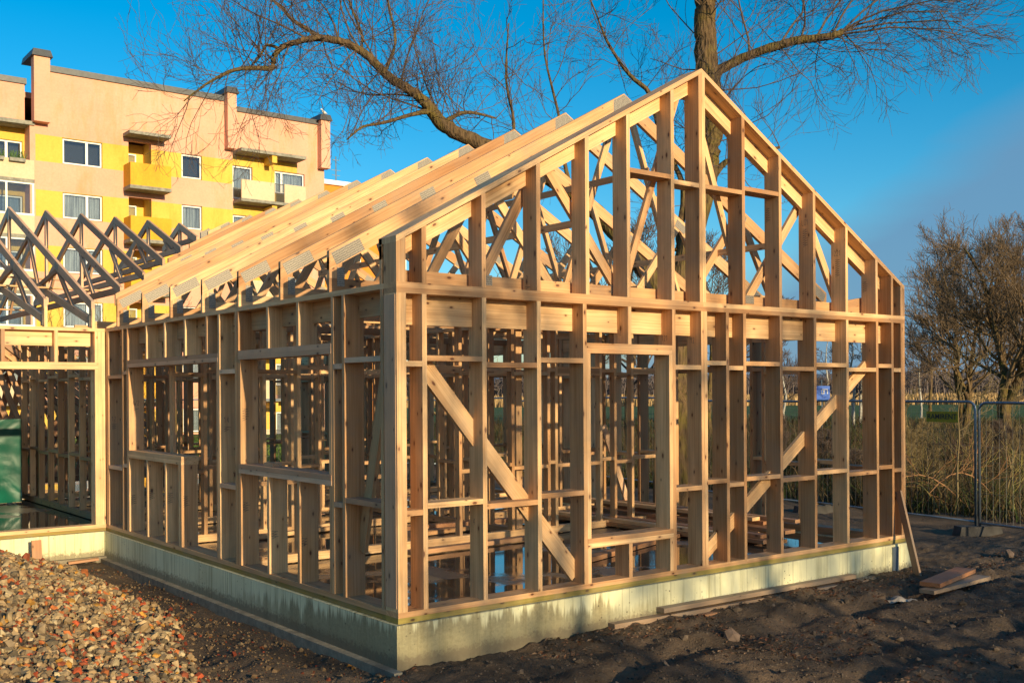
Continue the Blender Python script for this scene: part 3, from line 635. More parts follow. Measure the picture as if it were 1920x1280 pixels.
for x0 in xs:
    x1 = x0+.045; b = MB(); mt = 'grey_wood'
    if x0 < 0:
        s0 = 0.0; zb = lambda q: 2.90+.25*min(q, 2*hs_-q)
        chord(b, (0, 3.13), (hs_, rz), .12, x0, x1, mapB); chord(b, (hs_, rz), (2*hs_, 3.13), .12, x0+.0005, x1+.0005, mapB)
        chord(b, (.0, 2.905), (hs_, 2.905+.25*hs_), .11, x0+.001, x1-.001, mapB); chord(b, (hs_, 2.905+.25*hs_), (2*hs_, 2.905), .13, x0+.0015, x1-.0005, mapB)
        chord(b, (-.0, 2.985), (.115, 2.985), .075, x0+.002, x1-.002, mapB, 1.0)
        tr = b.build('scissor_truss', mt, wing)
        W_ = [((1.72, 3.72), (.92, 3.08)), ((1.72, 3.72), (2.86, 3.56)), ((3.42, 4.42), (2.86, 3.56)), ((3.42, 4.42), (4.6, 4.02))]
        for p, q in W_:
            web(tr, p, q, .068, x0, x1, mapB, mt); web(tr, (2*hs_-p[0], p[1]), (2*hs_-q[0], q[1]), .068, x0, x1, mapB, mt)
        web(tr, (hs_, rz-.14), (hs_, 3.98), .085, x0, x1, mapB, mt)
        b = MB(); b.box(x0+.003, x1-.003, 7.585, 7.70, HB+.001, 3.03, 'z', 0, 1.0); part('heel_block', b, tr)
        P = tr; plate(P, (hs_, rz-.13), 0, .12, .2, x0, x1, mapB); plate(P, (.12, 2.86), 0, .1, .15, x0, x1, mapB); plate(P, (1.72, 3.77), .39, .2, .09, x0, x1, mapB); plate(P, (2.86, 3.55), .25, .2, .09, x0, x1, mapB)
    else:
        zb = 3.16+x0*SLOPE; s0 = (zb-3.13)/ws+.02
        if s0 > hs_-.15: continue
        chord(b, (s0, 3.13+s0*ws), (hs_, rz), .12, x0, x1, mapB); chord(b, (hs_, rz), (2*hs_-s0, 3.13+s0*ws), .12, x0+.0005, x1+.0005, mapB)
        chord(b, (s0+.1, zb+.02), (2*hs_-s0-.1, zb+.02), .09, x0+.001, x1-.001, mapB)
        tr = b.build('valley_truss', mt, wing); web(tr, (hs_, rz-.14), (hs_, zb), .09, x0, x1, mapB, mt)
        q = s0+(hs_-s0)*.5
        for sg in (-1, 1): web(tr, (hs_+sg*(hs_-q), 3.13+q*ws-.12), (hs_+sg*(hs_-q)*1.35, zb-.03), .07, x0, x1, mapB, mt)
for yy, zz in ((9.8, 3.48), (12.2, 3.86), (14.9, 3.5)): b = MB(); b.box(-5.2, .9, yy, yy+.1, zz, zz+.022, 'x'); part('lacing_batten', b, wing, 'wood')

# ---------------------------------------------------------------- apartment building
def facade_paint(name, a, b_, stain, amt):
    t = NT(name); v = t.coord(); n = t.noise(v, .35, 6, .65); f = t.noise(v, 9, 5, .7); st = t.noise(t.coord('Object', scale=(1.1, 1.1, .28)), .9, 6, .75)
    c = t.ramp(n, [(.3, a), (.7, b_)]); c = t.mix(t.math('MULTIPLY', t.ramp(st, [(.5, (0, 0, 0)), (.78, (1, 1, 1))]), amt), c, stain)
    c = t.mix(1, c, t.ramp(f, [(.3, (.9, .9, .9)), (.7, (1.06, 1.06, 1.06))]), 'MULTIPLY'); t.bump(f, .2, .01); return t.done(c, .9, .2)
M['pink'] = facade_paint('apricot_render', (.66, .33, .23), (.73, .405, .285), (.52, .26, .07), .75)
M['yellow'] = facade_paint('yellow_render', (.66, .41, .07), (.73, .48, .10), (.45, .25, .03), .8)
M['ochre'] = facade_paint('ochre_balcony', (.66, .33, .03), (.72, .40, .045), (.42, .2, .03), .6)
M['beige'] = facade_paint('beige_balcony', (.58, .47, .31), (.64, .52, .36), (.45, .33, .12), .5)
M['orange'] = facade_paint('orange_render', (.66, .22, .03), (.72, .27, .045), (.5, .2, .05), .3)
M['coping'] = plain('grey_metal_coping', (.075, .08, .085), .5, .3)
M['conc'] = plain('grey_concrete', (.24, .23, .19), .9, 0, .3)
M['white'] = plain('white_window_frame', (.74, .74, .72), .5, 0, .04)
M['curtain'] = None
t = NT('net_curtain'); wv = t.noise(t.coord('Object', scale=(14, 1, .4)), 1.3, 3); M['curtain'] = t.done(t.ramp(wv, [(.3, (.24, .24, .26)), (.7, (.62, .62, .62))]), .9)
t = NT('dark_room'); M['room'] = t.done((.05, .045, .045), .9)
mt, n_, l_, b_ = newmat('window_glass'); n_.remove(b_); gl = n_.new('ShaderNodeBsdfGlossy'); gl.inputs['Roughness'].default_value = .03; gl.inputs[0].default_value = (.9, .95, 1, 1)
trn = n_.new('ShaderNodeBsdfTransparent'); trn.inputs[0].default_value = (.82, .86, .88, 1); fr = n_.new('ShaderNodeFresnel'); fr.inputs[0].default_value = 1.9; mxs = n_.new('ShaderNodeMixShader')
l_.new(fr.outputs[0], mxs.inputs[0]); l_.new(trn.outputs[0], mxs.inputs[1]); l_.new(gl.outputs[0], mxs.inputs[2]); l_.new(mxs.outputs[0], n_['Material Output'].inputs[0]); M['glass'] = mt
apt = thing('apartment_building', 'six storey apartment building in apricot and yellow render behind the wing trusses', 'building')
BY = 50.0; FH = 2.81
def holed(b, x0, x1, z0, z1, holes, y, th, bandfn):
    xs = sorted({x0, x1, *[h[0] for h in holes], *[h[1] for h in holes]}); zs = sorted({z0, z1, *[h[2] for h in holes], *[h[3] for h in holes], *[z for k in range(6) for z in (13.73-FH*k, 15.08-FH*k) if z0 < z < z1]})
    xs = [x for x in xs if x0 <= x <= x1]; zs = [z for z in zs if z0 <= z <= z1]
    for j in range(len(zs)-1):
        run = None
        for i in range(len(xs)-1):
            cx, cz = (xs[i]+xs[i+1])/2, (zs[j]+zs[j+1])/2; open_ = any(h[0] < cx < h[1] and h[2] < cz < h[3] for h in holes)
            if not open_: run = (run[0] if run else xs[i], xs[i+1])
            if run and (open_ or i == len(xs)-2): b.box(run[0], run[1], y, y+th, zs[j], zs[j+1], 'x', bandfn(cz)); run = None
band = lambda z: 1 if any(13.73-FH*k < z < 15.08-FH*k for k in range(6)) else 0
def window(x0, x1, z0, z1, y, parent, mull=None, curtain=True, fl=.07, ledge=True):
    b = MB(); y1 = y+.14
    for a in ((x0, x0+fl, z0, z1), (x1-fl, x1, z0, z1), (x0+fl, x1-fl, z0, z0+fl), (x0+fl, x1-fl, z1-fl, z1)): b.box(a[0], a[1], y+.08, y1, a[2], a[3])
    if mull: b.box(mull-.06, mull+.06, y+.082, y1-.002, z0+fl, z1-fl)
    o = b.build('window', 'white', parent)
    b = MB(); b.box(x0+fl, x1-fl, y+.11, y+.116, z0+fl, z1-fl); b.build('pane', 'glass', o)
    if curtain:
        b = MB(); n = 40
        for i in range(n):
            xa = x0+fl+(x1-x0-2*fl)*i/n; xb = x0+fl+(x1-x0-2*fl)*(i+1)/n; ya, yb = y+.24+.03*math.sin(i*1.9), y+.24+.03*math.sin((i+1)*1.9)
            b.poly([V(xa, ya, z0), V(xb, yb, z0), V(xb, yb, z1), V(xa, ya, z1)])
        b.build('curtain', 'curtain', o)
    b = MB(); b.box(x0-.02, x1+.02, y+.5, y+.52, z0-.1, z1+.1); b.build('unlit_room_sheet', 'room', o)  # dark sheet behind the glass stands for the shade of the unlit room
    return o
holesM = []; holesR = []; wins = []
for k in range(6):
    d = -FH*k
    holesM += [(10.78, 12.79, 13.72+d, 15.06+d), (17.04, 18.2, 13.74+d, 15.09+d), (14.15, 15.37, 12.94+d, 15.40+d if k == 0 else 15.2+d)]
    holesR += [(20.0, 21.2, 12.9+d, 14.82+d), (22.58, 24.5, 13.5+d, 14.82+d)]
bm_ = MB(); holed(bm_, 9.47, 20.0, -.4, 18.35, [h for h in holesM], BY, .35, band); wallM = bm_.build('front_wall', ['pink', 'yellow'], apt)
bm_ = MB(); holed(bm_, 20.003, 25.8, -.4, 17.9, holesR, BY+.01, .3, lambda z: 0)
bm_.build('front_wall', ['pink', 'yellow'], apt)
for k in range(6):
    z = -FH*k; b = MB(); holed(b, 20.006, 24.0, 13.0+z, 15.36+z, holesR[2*k:2*k+2], BY-.012, .02, lambda q: 0); b.build('balcony_back_wall', 'yellow', apt)
bm_ = MB(); holed(bm_, 2.0, 9.46, -.4, 15.7, [(3.0, 9.1, 13.75-FH*k, 14.82-FH*k) for k in range(6)], BY+1.0, .3, lambda z: 1); bm_.build('recessed_wall', ['pink', 'yellow'], apt)
bd('parapet_wall', apt, 1.9, 9.12, BY+.6, BY+1.0, 15.62, 17.66, mat='pink')
b = MB(); b.box(1.9, 25.8, BY+12.6, BY+13, -.4, 17.6); b.box(25.5, 25.8, BY+.32, BY+12.6, -.4, 17.88); b.box(1.9, 2.2, BY+1.31, BY+12.6, -.4, 17.6); b.box(2.2, 25.5, BY+1.4, BY+12.6, 17.2, 17.5); b.build('rear_walls_and_roof', 'pink', apt)
for nm, a in (('coping', (9.9, 19.65, BY-.1, BY+.5, 18.351, 18.66)), ('coping', (20.02, 25.45, BY-.1, BY+.5, 17.901, 18.17)), ('coping', (1.9, 9.2, BY+.5, BY+1.2, 17.661, 17.95))): bd(nm, apt, *a, mat='coping')
for x0, x1, z0, z1, y0 in ((9.30, 10.07, 15.62, 18.9, BY-.55), (19.52, 20.05, 15.65, 18.75, BY-.5), (25.36, 25.95, 15.26, 18.1, BY-.5)):
    o = bd('pilaster', apt, x0, x1, y0, BY+.02, z0, z1, mat='pink')
    b = MB(); b.prism([V(x0-.12, y0-.12, z1+.001), V(x0-.02, y0-.02, z1+.36), V(x1+.02, y0-.02, z1+.36), V(x1+.12, y0-.12, z1+.001)], (0, 2.2, 0)); part('cap', b, o, 'coping')
for k in range(6):
    d = -FH*k
    window(10.82, 12.77, 13.76+d, 15.04+d, BY+.02, apt, 12.02, curtain=k > 0); window(17.07, 18.18, 13.78+d, 15.06+d, BY+.02, apt, None, curtain=k > 0)
    window(20.02, 21.17, 12.95+d, 14.79+d, BY+.02, apt); window(22.61, 24.47, 13.53+d, 14.79+d, BY+.02, apt, 23.05)
    window(3.0, 9.08, 13.78+d, 14.8+d, BY+1.02, apt, 8.35, curtain=k > 0)
    # narrow loggia with door and ochre balcony
    b = MB(); b.box(14.0, 14.149, BY+.351, BY+1.3, 12.7+d, 15.5+d); b.box(15.371, 15.5, BY+.351, BY+1.3, 12.7+d, 15.5+d); b.box(14.0, 15.5, BY+1.301, BY+1.5, 12.7+d, 15.5+d); b.build('loggia_wall', 'yellow', apt)
    window(14.16, 14.95, 13.0+d, 14.95+d, BY+1.1, apt, None, curtain=False)
    o = MB(); o.box(13.86, 16.07, BY-1.15, BY-.001, 12.66+d, 12.84+d); o = o.build('balcony', 'conc', apt)
    b = MB(); b.box(13.88, 16.05, BY-1.13, BY-1.05, 12.841+d, 14.03+d); b.box(13.88, 13.95, BY-1.049, BY-.002, 12.841+d, 14.03+d); b.box(15.98, 16.05, BY-1.049, BY-.002, 12.841+d, 14.03+d); part('balcony_panel', b, o, 'ochre')
    # wide balcony with beige panels and a short railing
    o = MB(); o.box(20.0, 24.0, BY-1.2, BY-.013, 12.62+d, 12.78+d); o = o.build('balcony', 'conc', apt)
    part('balcony_panel', (lambda b: (b.box(20.02, 22.02, BY-1.18, BY-1.1, 12.781+d, 13.84+d), b)[1])(MB()), o, 'beige')
    part('balcony_panel', (lambda b: (b.box(22.63, 23.98, BY-1.18, BY-1.1, 12.781+d, 13.84+d), b)[1])(MB()), o, 'beige')
    b = MB(); b.box(22.02, 22.63, BY-1.16, BY-1.12, 13.78+d, 13.82+d)
    for i in range(9): b.box(22.05+i*.066, 22.07+i*.066, BY-1.15, BY-1.13, 12.79+d, 13.78+d)
    part('railing', b, o, 'coping')
    if k > 0: b = MB(); b.box(21.9, 22.2, BY-1.1, BY-.02, 15.05+d, 15.36+d); part('bracket', b, apt, 'yellow')
    # left stack: open at the top, glazed below
    o = MB(); o.box(2.0, 9.42, BY-.1, BY+.999, 12.55+d, 12.72+d); o = o.build('balcony', 'conc', apt)
    b = MB(); b.box(2.0, 9.40, BY-.08, BY, 12.721+d, 13.69+d); part('balcony_panel', b, o, 'beige')
    if k in (1, 2, 3):
        gp = part('glazing_frame', (lambda b: (b.box(2.0, 9.4, BY-.06, BY+.02, 13.7+d, 13.8+d), b.box(2.0, 9.4, BY-.06, BY+.02, 15.28+d, 15.38+d), [b.box(x, x+.09, BY-.055, BY+.015, 13.8+d, 15.28+d) for x in (2.0, 3.8, 5.6, 6.5, 8.05, 9.3)], b)[-1])(MB()), apt, 'white')
        b = MB(); b.box(2.05, 9.35, BY-.02, BY-.015, 13.8+d, 15.28+d); part('pane', b, gp, 'glass')
bd('canopy', apt, 13.86, 16.07, BY-1.1, BY-.001, 15.55, 15.72, mat='conc'); bd('canopy', apt, 20.0, 24.0, BY-1.25, BY-.013, 15.42, 15.6, mat='conc'); bd('canopy', apt, 2.0, 9.42, BY-.15, BY+.999, 15.46, 15.66, mat='conc')
bd('bracket', apt, 21.9, 22.2, BY-1.15, BY-.02, 15.0, 15.41, mat='yellow'); bd('party_wall', apt, 9.2, 9.468, BY-.05, BY+1.0, -.4, 15.6, mat='pink')
for i, x in enumerate((7.2, 8.2)):
    fb = bd('flower_box', apt, x, x+.75, BY-.3, BY-.085, 13.52, 13.69, mat='conc'); b = MB()
    for j in range(60): q = V(x+random.random()*.75, BY-.2+random.uniform(-.1, .1), 13.69); b.tube([q, q+V(random.uniform(-.12, .12), random.uniform(-.1, .1), random.uniform(.1, .4))], .012, 3, cap=False)
    M.setdefault('plant', plain('box_plants', (.06, .12, .03), .8)); b.build('plants', 'plant', fb)
# orange block farther back, with its mast
ob = thing('orange_building', 'orange rendered building with a pale roof edge behind the apartment building', 'building')
bd('wall', ob, 30.0, 41.5, 66.0, 80, -.4, 17.9, mat='orange'); bd('roof_edge', ob, 29.8, 41.7, 65.8, 80.2, 17.901, 18.25, mat='white')
M['dark'] = plain('dark_opening', (.04, .045, .05), .4)
for x in np.arange(31.5, 40, 4.2):
    for z in (14.6, 11.8, 9.0, 6.2, 3.4): o = bd('window', ob, x, x+1.7, 65.93, 66.04, z, z+1.4, mat='white'); bd('pane', o, x+.1, x+1.6, 65.90, 65.929, z+.1, z+1.3, mat='dark')
b = MB(); b.tube([(35.6, 66.6, 18.2), (35.6, 66.6, 20.3)], .05, 6); b.box(35.2, 36.0, 66.58, 66.62, 19.2, 19.24); b.box(35.3, 35.9, 66.58, 66.62, 20.0, 20.04); b.box(35.25, 35.95, 66.58, 66.62, 18.8, 18.84)
tag(b.build('roof_antenna', 'galv'), 'thin metal aerial mast on the orange building roof', 'antenna')
# gull on the right-hand corner of the roof
def loft(sections, k=10):
    vs, fs = [], []
    for (c, rx_, rz_) in sections:
        for j in range(k): a = 2*math.pi*j/k; vs.append((c[0], c[1]+rx_*math.cos(a), c[2]+rz_*math.sin(a)))
    for i in range(len(sections)-1):
        for j in range(k): fs.append((i*k+j, i*k+(j+1) % k, (i+1)*k+(j+1) % k, (i+1)*k+j))
    return vs, fs
vs, fs = loft([((-.30, 0, .17), .02, .01), ((-.2, 0, .19), .05, .03), ((-.08, 0, .2), .09, .08), ((.05, 0, .22), .10, .10), ((.13, 0, .27), .06, .07), ((.17, 0, .34), .045, .045), ((.21, 0, .36), .045, .04), ((.25, 0, .35), .015, .015), ((.31, 0, .34), .006, .006)])
me = bpy.data.meshes.new('gull'); me.from_pydata(vs, [], fs); me.materials.append(M['white']); gu = bpy.data.objects.new('gull', me); COL.objects.link(gu); gu.location = (25.75, 49.9, 18.56); gu.rotation_euler = (0, 0, R(200))
tag(gu, 'white gull perched on the right corner cap of the apartment roof', 'bird'); [setattr(p_, 'use_smooth', True) for p_ in me.polygons]
b = MB(); b.tube([(0, .03, 0), (0, .03, .14)], .008, 5); b.tube([(0, -.03, 0), (0, -.03, .14)], .008, 5); b.build('legs', 'ochre', gu); gu.location.z = 18.47

# ---------------------------------------------------------------- trees
class Twigs:
    """collects thousands of bent tapering tubes quickly"""
    def __init__(s): s.P = {}
    def add(s, pts, r0, r1, k):
        s.P.setdefault((len(pts), k), []).append((pts, r0, r1))
    def build(s, name, mat, parent):
        VS, FS, off = [], [], 0
        for (n, k), lst in s.P.items():
            P = np.array([a[0] for a in lst]); m_ = len(lst); r0 = np.array([a[1] for a in lst]); r1 = np.array([a[2] for a in lst])
            d = np.gradient(P, axis=1); d /= np.linalg.norm(d, axis=2, keepdims=True)+1e-9
            ref = np.array([.31, .52, .79]); a = np.cross(d, ref); a /= np.linalg.norm(a, axis=2, keepdims=True)+1e-9; c = np.cross(d, a)
            t_ = np.linspace(0, 1, n); r = (r0[:, None]*(1-t_)+r1[:, None]*t_)[..., None, None]; th = 2*np.pi*np.arange(k)/k
            ringp = P[:, :, None]+r*(a[:, :, None]*np.cos(th)[None, None, :, None]+c[:, :, None]*np.sin(th)[None, None, :, None])
            i = np.arange(m_)[:, None, None]*n*k+np.arange(n-1)[None, :, None]*k; j = np.arange(k)[None, None, :]; j2 = (j+1) % k
            f = np.stack([i+j, i+j2, i+k+j2, i+k+j], -1).reshape(-1, 4)+off
            VS.append(ringp.reshape(-1, 3)); FS.append(f); off += m_*n*k
        return npmesh(name, np.concatenate(VS), np.concatenate(FS), mat, parent=parent, smooth=True)
def unit(v): return v/(np.linalg.norm(v)+1e-9)
def sprout(T, p, d, length, r, lvl, up=.25, wig=.35, dens=1.0, kmax=5, rmin=.0035, droop=0.0):
    n = 6 if lvl > 0 else 5; pts = [p]; cur = d; st = length/(n-1)
    for i in range(n-1):
        cur = unit(cur+rng.normal(0, wig*.33, 3)+np.array([0, 0, up*.22-droop*.2*i/(n-1)])); pts.append(pts[-1]+cur*st)
    pts = np.array(pts); T.add(pts, r, max(r*.42, rmin*.8), 3 if lvl <= 1 else 4 if lvl == 2 else kmax)
    if lvl <= 0: return
    nc = max(2, int(round({1: 5, 2: 6, 3: 6, 4: 5}[min(lvl, 4)]*dens)))
    for q in range(nc):
        f = (q+.6)/nc; f = .18+.8*f; i = min(int(f*(n-1)), n-2); a = pts[i]+(pts[i+1]-pts[i])*(f*(n-1)-i); ax = unit(pts[i+1]-pts[i])
        side = unit(np.cross(ax, rng.normal(size=3))); nd = unit(ax*rng.uniform(.5, 1.1)+side*rng.uniform(.45, .85)+np.array([0, 0, up*.4]))
        sprout(T, a, nd, length*rng.uniform(.48, .75)*(1.1-.35*f), max(r*rng.uniform(.34, .5), rmin), lvl-1, up, wig, dens, kmax, rmin, droop)
def limb(b, L_, k=10):
    pts = [np.array(q[:3]) for q in L_]; rs = [q[3] for q in L_]; P, Rr = [], []
    for i in range(len(pts)-1):                       # Catmull-Rom with a little gnarl
        p0, p1, p2, p3 = pts[max(i-1, 0)], pts[i], pts[i+1], pts[min(i+2, len(pts)-1)]
        for t_ in (0, .25, .5, .75):
            q = .5*((2*p1)+(-p0+p2)*t_+(2*p0-5*p1+4*p2-p3)*t_**2+(-p0+3*p1-3*p2+p3)*t_**3); P.append(q+rng.normal(0, .06*rs[i], 3)); Rr.append((rs[i]*(1-t_)+rs[i+1]*t_)*rng.uniform(.96, 1.06))
    P.append(pts[-1]); Rr.append(rs[-1]); b.tube([tuple(q) for q in P], Rr, k); return np.array(P), Rr
trunk = [(10.12, 6.63, -0.6, 0.40), (10.16, 6.62, 1.18, 0.33), (10.18, 6.61, 2.79, 0.30), (10.23, 6.57, 3.59, 0.24), (10.41, 6.43, 4.6, 0.21), (10.62, 6.26, 5.4, 0.20), (10.72, 6.19, 6.2, 0.20), (10.77, 6.15, 6.81, 0.21), (10.71, 6.19, 7.71, 0.235), (10.67, 6.23, 8.42, 0.225), (10.67, 6.23, 9.02, 0.22), (10.62, 6.27, 9.83, 0.20), (10.43, 6.41, 11.24, 0.16), (10.52, 6.35, 12.54, 0.1), (10.36, 6.47, 13.75, 0.04)]
limbs = [
 [(10.74, 6.2, 7.5, .17), (10.85, 6.1, 7.85, .12), (11.13, 5.87, 8.06, .10), (11.37, 5.43, 8.2, .095), (11.67, 4.94, 8.3, .095), (11.9, 4.64, 8.32, .085), (12.1, 4.35, 8.34, .08), (12.2, 4.28, 8.42, .06)],
 [(10.18, 6.61, 2.5, .26), (10.0, 6.75, 3.6, .215), (9.72, 6.97, 4.2, .2), (9.29, 7.3, 4.91, .185), (8.75, 7.59, 5.45, .175), (8.21, 7.88, 5.83, .165), (7.6, 8.23, 6.24, .155), (7.07, 8.52, 6.46, .15), (6.63, 8.73, 6.66, .15), (6.41, 8.9, 6.86, .15), (6.19, 8.95, 7.13, .12), (5.96, 9.13, 7.38, .105), (5.6, 9.28, 7.59, .095), (5.32, 9.37, 7.85, .09), (5.04, 9.46, 8.05, .085), (4.73, 9.58, 8.16, .08), (4.43, 9.81, 8.21, .075), (4.12, 9.93, 8.12, .062), (3.85, 10.01, 7.99, .058), (3.73, 10.1, 7.83, .06), (3.65, 10.03, 7.59, .06), (3.39, 10.11, 7.56, .05), (3.05, 10.25, 7.5, .04), (2.72, 10.38, 7.3, .028), (2.46, 10.45, 7.09, .02), (2.24, 10.5, 6.88, .012)],
 [(4.47, 9.78, 8.23, .05), (4.29, 10.05, 8.44, .045), (4.1, 10.19, 8.6, .04), (4.03, 10.37, 8.83, .035), (3.88, 10.49, 8.98, .03), (3.69, 10.76, 9.4, .02)],
 [(6.23, 8.92, 7.0, .07), (5.85, 8.96, 6.88, .045), (5.36, 9.08, 6.69, .035), (5.01, 9.23, 6.59, .028), (4.74, 9.32, 6.34, .015)],
 [(6.54, 8.81, 6.86, .05), (6.75, 8.64, 6.98, .045), (7.0, 8.57, 7.01, .035), (7.43, 8.49, 6.96, .02)],
 [(3.77, 10.07, 7.98, .035), (3.62, 10.18, 8.02, .028), (3.53, 10.25, 7.84, .025), (3.44, 10.45, 7.68, .015)],
 [(5.13, 9.52, 8.05, .04), (5.22, 9.58, 8.32, .035), (5.21, 9.84, 8.78, .025), (5.13, 9.9, 9.08, .018), (5.1, 10.0, 9.6, .01)],
 [(10.78, 6.12, 5.9, .08), (10.88, 5.93, 6.13, .065), (11.04, 5.56, 6.23, .05), (11.3, 5.0, 6.3, .03)],
 [(10.24, 6.56, 4.5, .09), (10.5, 6.64, 5.66, .07), (10.62, 7.02, 6.34, .055), (10.72, 7.21, 7.01, .04)],
 [(10.3, 7.0, 6.6, .08), (10.21, 7.21, 7.56, .06), (9.96, 7.54, 8.0, .045), (9.77, 7.94, 8.69, .035), (9.71, 8.24, 9.39, .02), (9.6, 8.6, 10.2, .012)],
 [(8.6, 7.66, 5.5, .06), (8.5, 7.8, 6.2, .045), (8.45, 7.9, 7.1, .032), (8.3, 8.1, 8.2, .022), (8.35, 8.2, 9.4, .012)],
 [(7.6, 8.23, 6.24, .05), (7.7, 8.3, 6.9, .035), (7.6, 8.4, 7.7, .026), (7.75, 8.5, 8.8, .014)],
 [(5.5, 9.3, 7.65, .045), (5.75, 9.3, 8.3, .032), (5.7, 9.5, 9.2, .022), (5.9, 9.6, 10.2, .012)]]
willow = thing('willow_tree', 'old bare willow with a mossy trunk and long leaning limbs rising behind the gabled frame', 'tree')
trunk = [(*q[:3], q[3]*.92) for q in trunk]; limbs = [[(*q[:3], q[3]*.84) for q in L_] for L_ in limbs]
b = MB(); tp, trr = limb(b, trunk, 16); o = b.build('trunk', 'bark', willow, True)
Tw = Twigs()
for i, L_ in enumerate(limbs):
    b = MB(); P, Rr = limb(b, L_, 12 if L_[0][3] > .1 else 7); b.build('limb', 'bark', willow, True)
    big = L_[0][3]; n = len(P)
    if i == 1:   # the long limb to the left: few twigs by the trunk, many further out
        for q in range(30, n, 1):
            sprout(Tw, P[q], unit(rng.normal(size=3)+np.array([-.3, .2, .45])), rng.uniform(.8, 1.7), min(.011, Rr[q]*.3), 2, up=.3, wig=.5, dens=.85, rmin=.0034)
        for q in range(n-30, n, 3): sprout(Tw, P[q], unit(np.array([rng.normal(-.3, .4), rng.normal(0, .4), -.9])), rng.uniform(.8, 1.6), .009, 2, up=-.2, wig=.5, dens=.7, rmin=.0034)
        for q in (34, 38, 42, 46, 50, 55, 60, 66): sprout(Tw, P[q], unit(np.array([-.3, .35, .6])+rng.normal(0, .3, 3)), 1.9, .02, 3, up=.25, wig=.5, dens=.75, rmin=.0034)
        for q in (50, 56, 62, 70): sprout(Tw, P[q], unit(np.array([-.4, .2, -.5])+rng.normal(0, .25, 3)), 1.5, .014, 3, up=-.05, wig=.6, dens=.7, rmin=.0034)
    elif i == 0:
        for q in range(8, n, 1): sprout(Tw, P[q], unit(np.array([rng.normal(.5, .5), rng.normal(-.3, .5), rng.normal(.3, .6)])), rng.uniform(.9, 1.7), .010, 2, up=.25, wig=.5, rmin=.0034)
        for q in range(n-5, n): sprout(Tw, P[q], unit(np.array([.8, -.45, .2])+rng.normal(0, .3, 3)), 2.2, .022, 3, up=.1, wig=.45, droop=.6, rmin=.0034)
        for q in (10, 14, 17, 20, 23): sprout(Tw, P[q], unit(np.array([.35, -.2, .9])+rng.normal(0, .2, 3)), 2.0, .024, 3, up=.3, wig=.5, rmin=.0034)
        for q in (14, 19, 24, 27): sprout(Tw, P[q], unit(np.array([.6, -.4, -.5])+rng.normal(0, .2, 3)), 1.5, .011, 2, up=-.1, wig=.5, rmin=.0034)
    else:
        for q in range(3, n, 1): sprout(Tw, P[q], unit(rng.normal(size=3)+np.array([0, 0, .55])), rng.uniform(.7, 1.5), min(.010, Rr[q]*.6), 2, up=.35, wig=.5, dens=.8, rmin=.0034)
for q in range(22, len(tp), 1):
    for rep in range(2):
        if q < 40 and rep: continue
        d = unit(np.array([rng.normal(-.2, .9), rng.normal(0, .9), rng.uniform(.1, .7)])); sprout(Tw, tp[q], d, rng.uniform(1.0, 2.2), .015, 3 if q % 3 == 0 else 2, up=.4, wig=.5, dens=.75, rmin=.0034)
Tw.build('branches', 'twig', willow)

def small_tree(name, label, cat, x, y, h, lvl=3, spread=.5, nst=9, mats=('bark', 'twig'), r=None, group=None, up=.4, rmin=.008, fork=1, lean=0, base=None, crown0=.25):
    root = thing(name, label, cat, (x, y, float(gz(x, y))), rng.uniform(0, 6.28), group); r = r or h*.022; T = Twigs(); b = MB()
    for fk in range(fork):
        a = rng.uniform(0, 6.28); ln = lean+(.22 if fork > 1 else .04); P = [(0, 0, -.3, r)]; dx = math.cos(a)*ln; dy = math.sin(a)*ln
        for i in range(1, 7): f = i/6; P.append((dx*h*f*f+rng.normal(0, .012*h), dy*h*f*f+rng.normal(0, .012*h), h*f*.92, r*(1-.86*f)))
        pts, rs = limb(b, P, 7)
        for q in range(nst):
            f = crown0+(1-crown0)*(q+rng.random())/nst; i = min(int(f*(len(pts)-1)), len(pts)-2); a = rng.uniform(0, 6.28)
            d = unit(np.array([math.cos(a), math.sin(a), rng.uniform(.35, 1.1)])); sprout(T, pts[i], d, h*spread*rng.uniform(.6, 1.0)*(1.15-.7*f), max(rs[i]*.5, rmin), lvl, up=up, wig=.45, rmin=rmin)
    b.build('trunk', mats[0], root, True); T.build('crown', mats[1], root); return root
def viewpt(px, d):       # a point of the ground seen at picture column px (1920 wide), d metres down the view axis
    lx = (px-960)/1988.93*d; return -4.50565+math.sin(YAW)*d+math.cos(YAW)*lx, -7.30879+math.cos(YAW)*d-math.sin(YAW)*lx
G_ = 'bare trees in the rough ground beyond the fence'
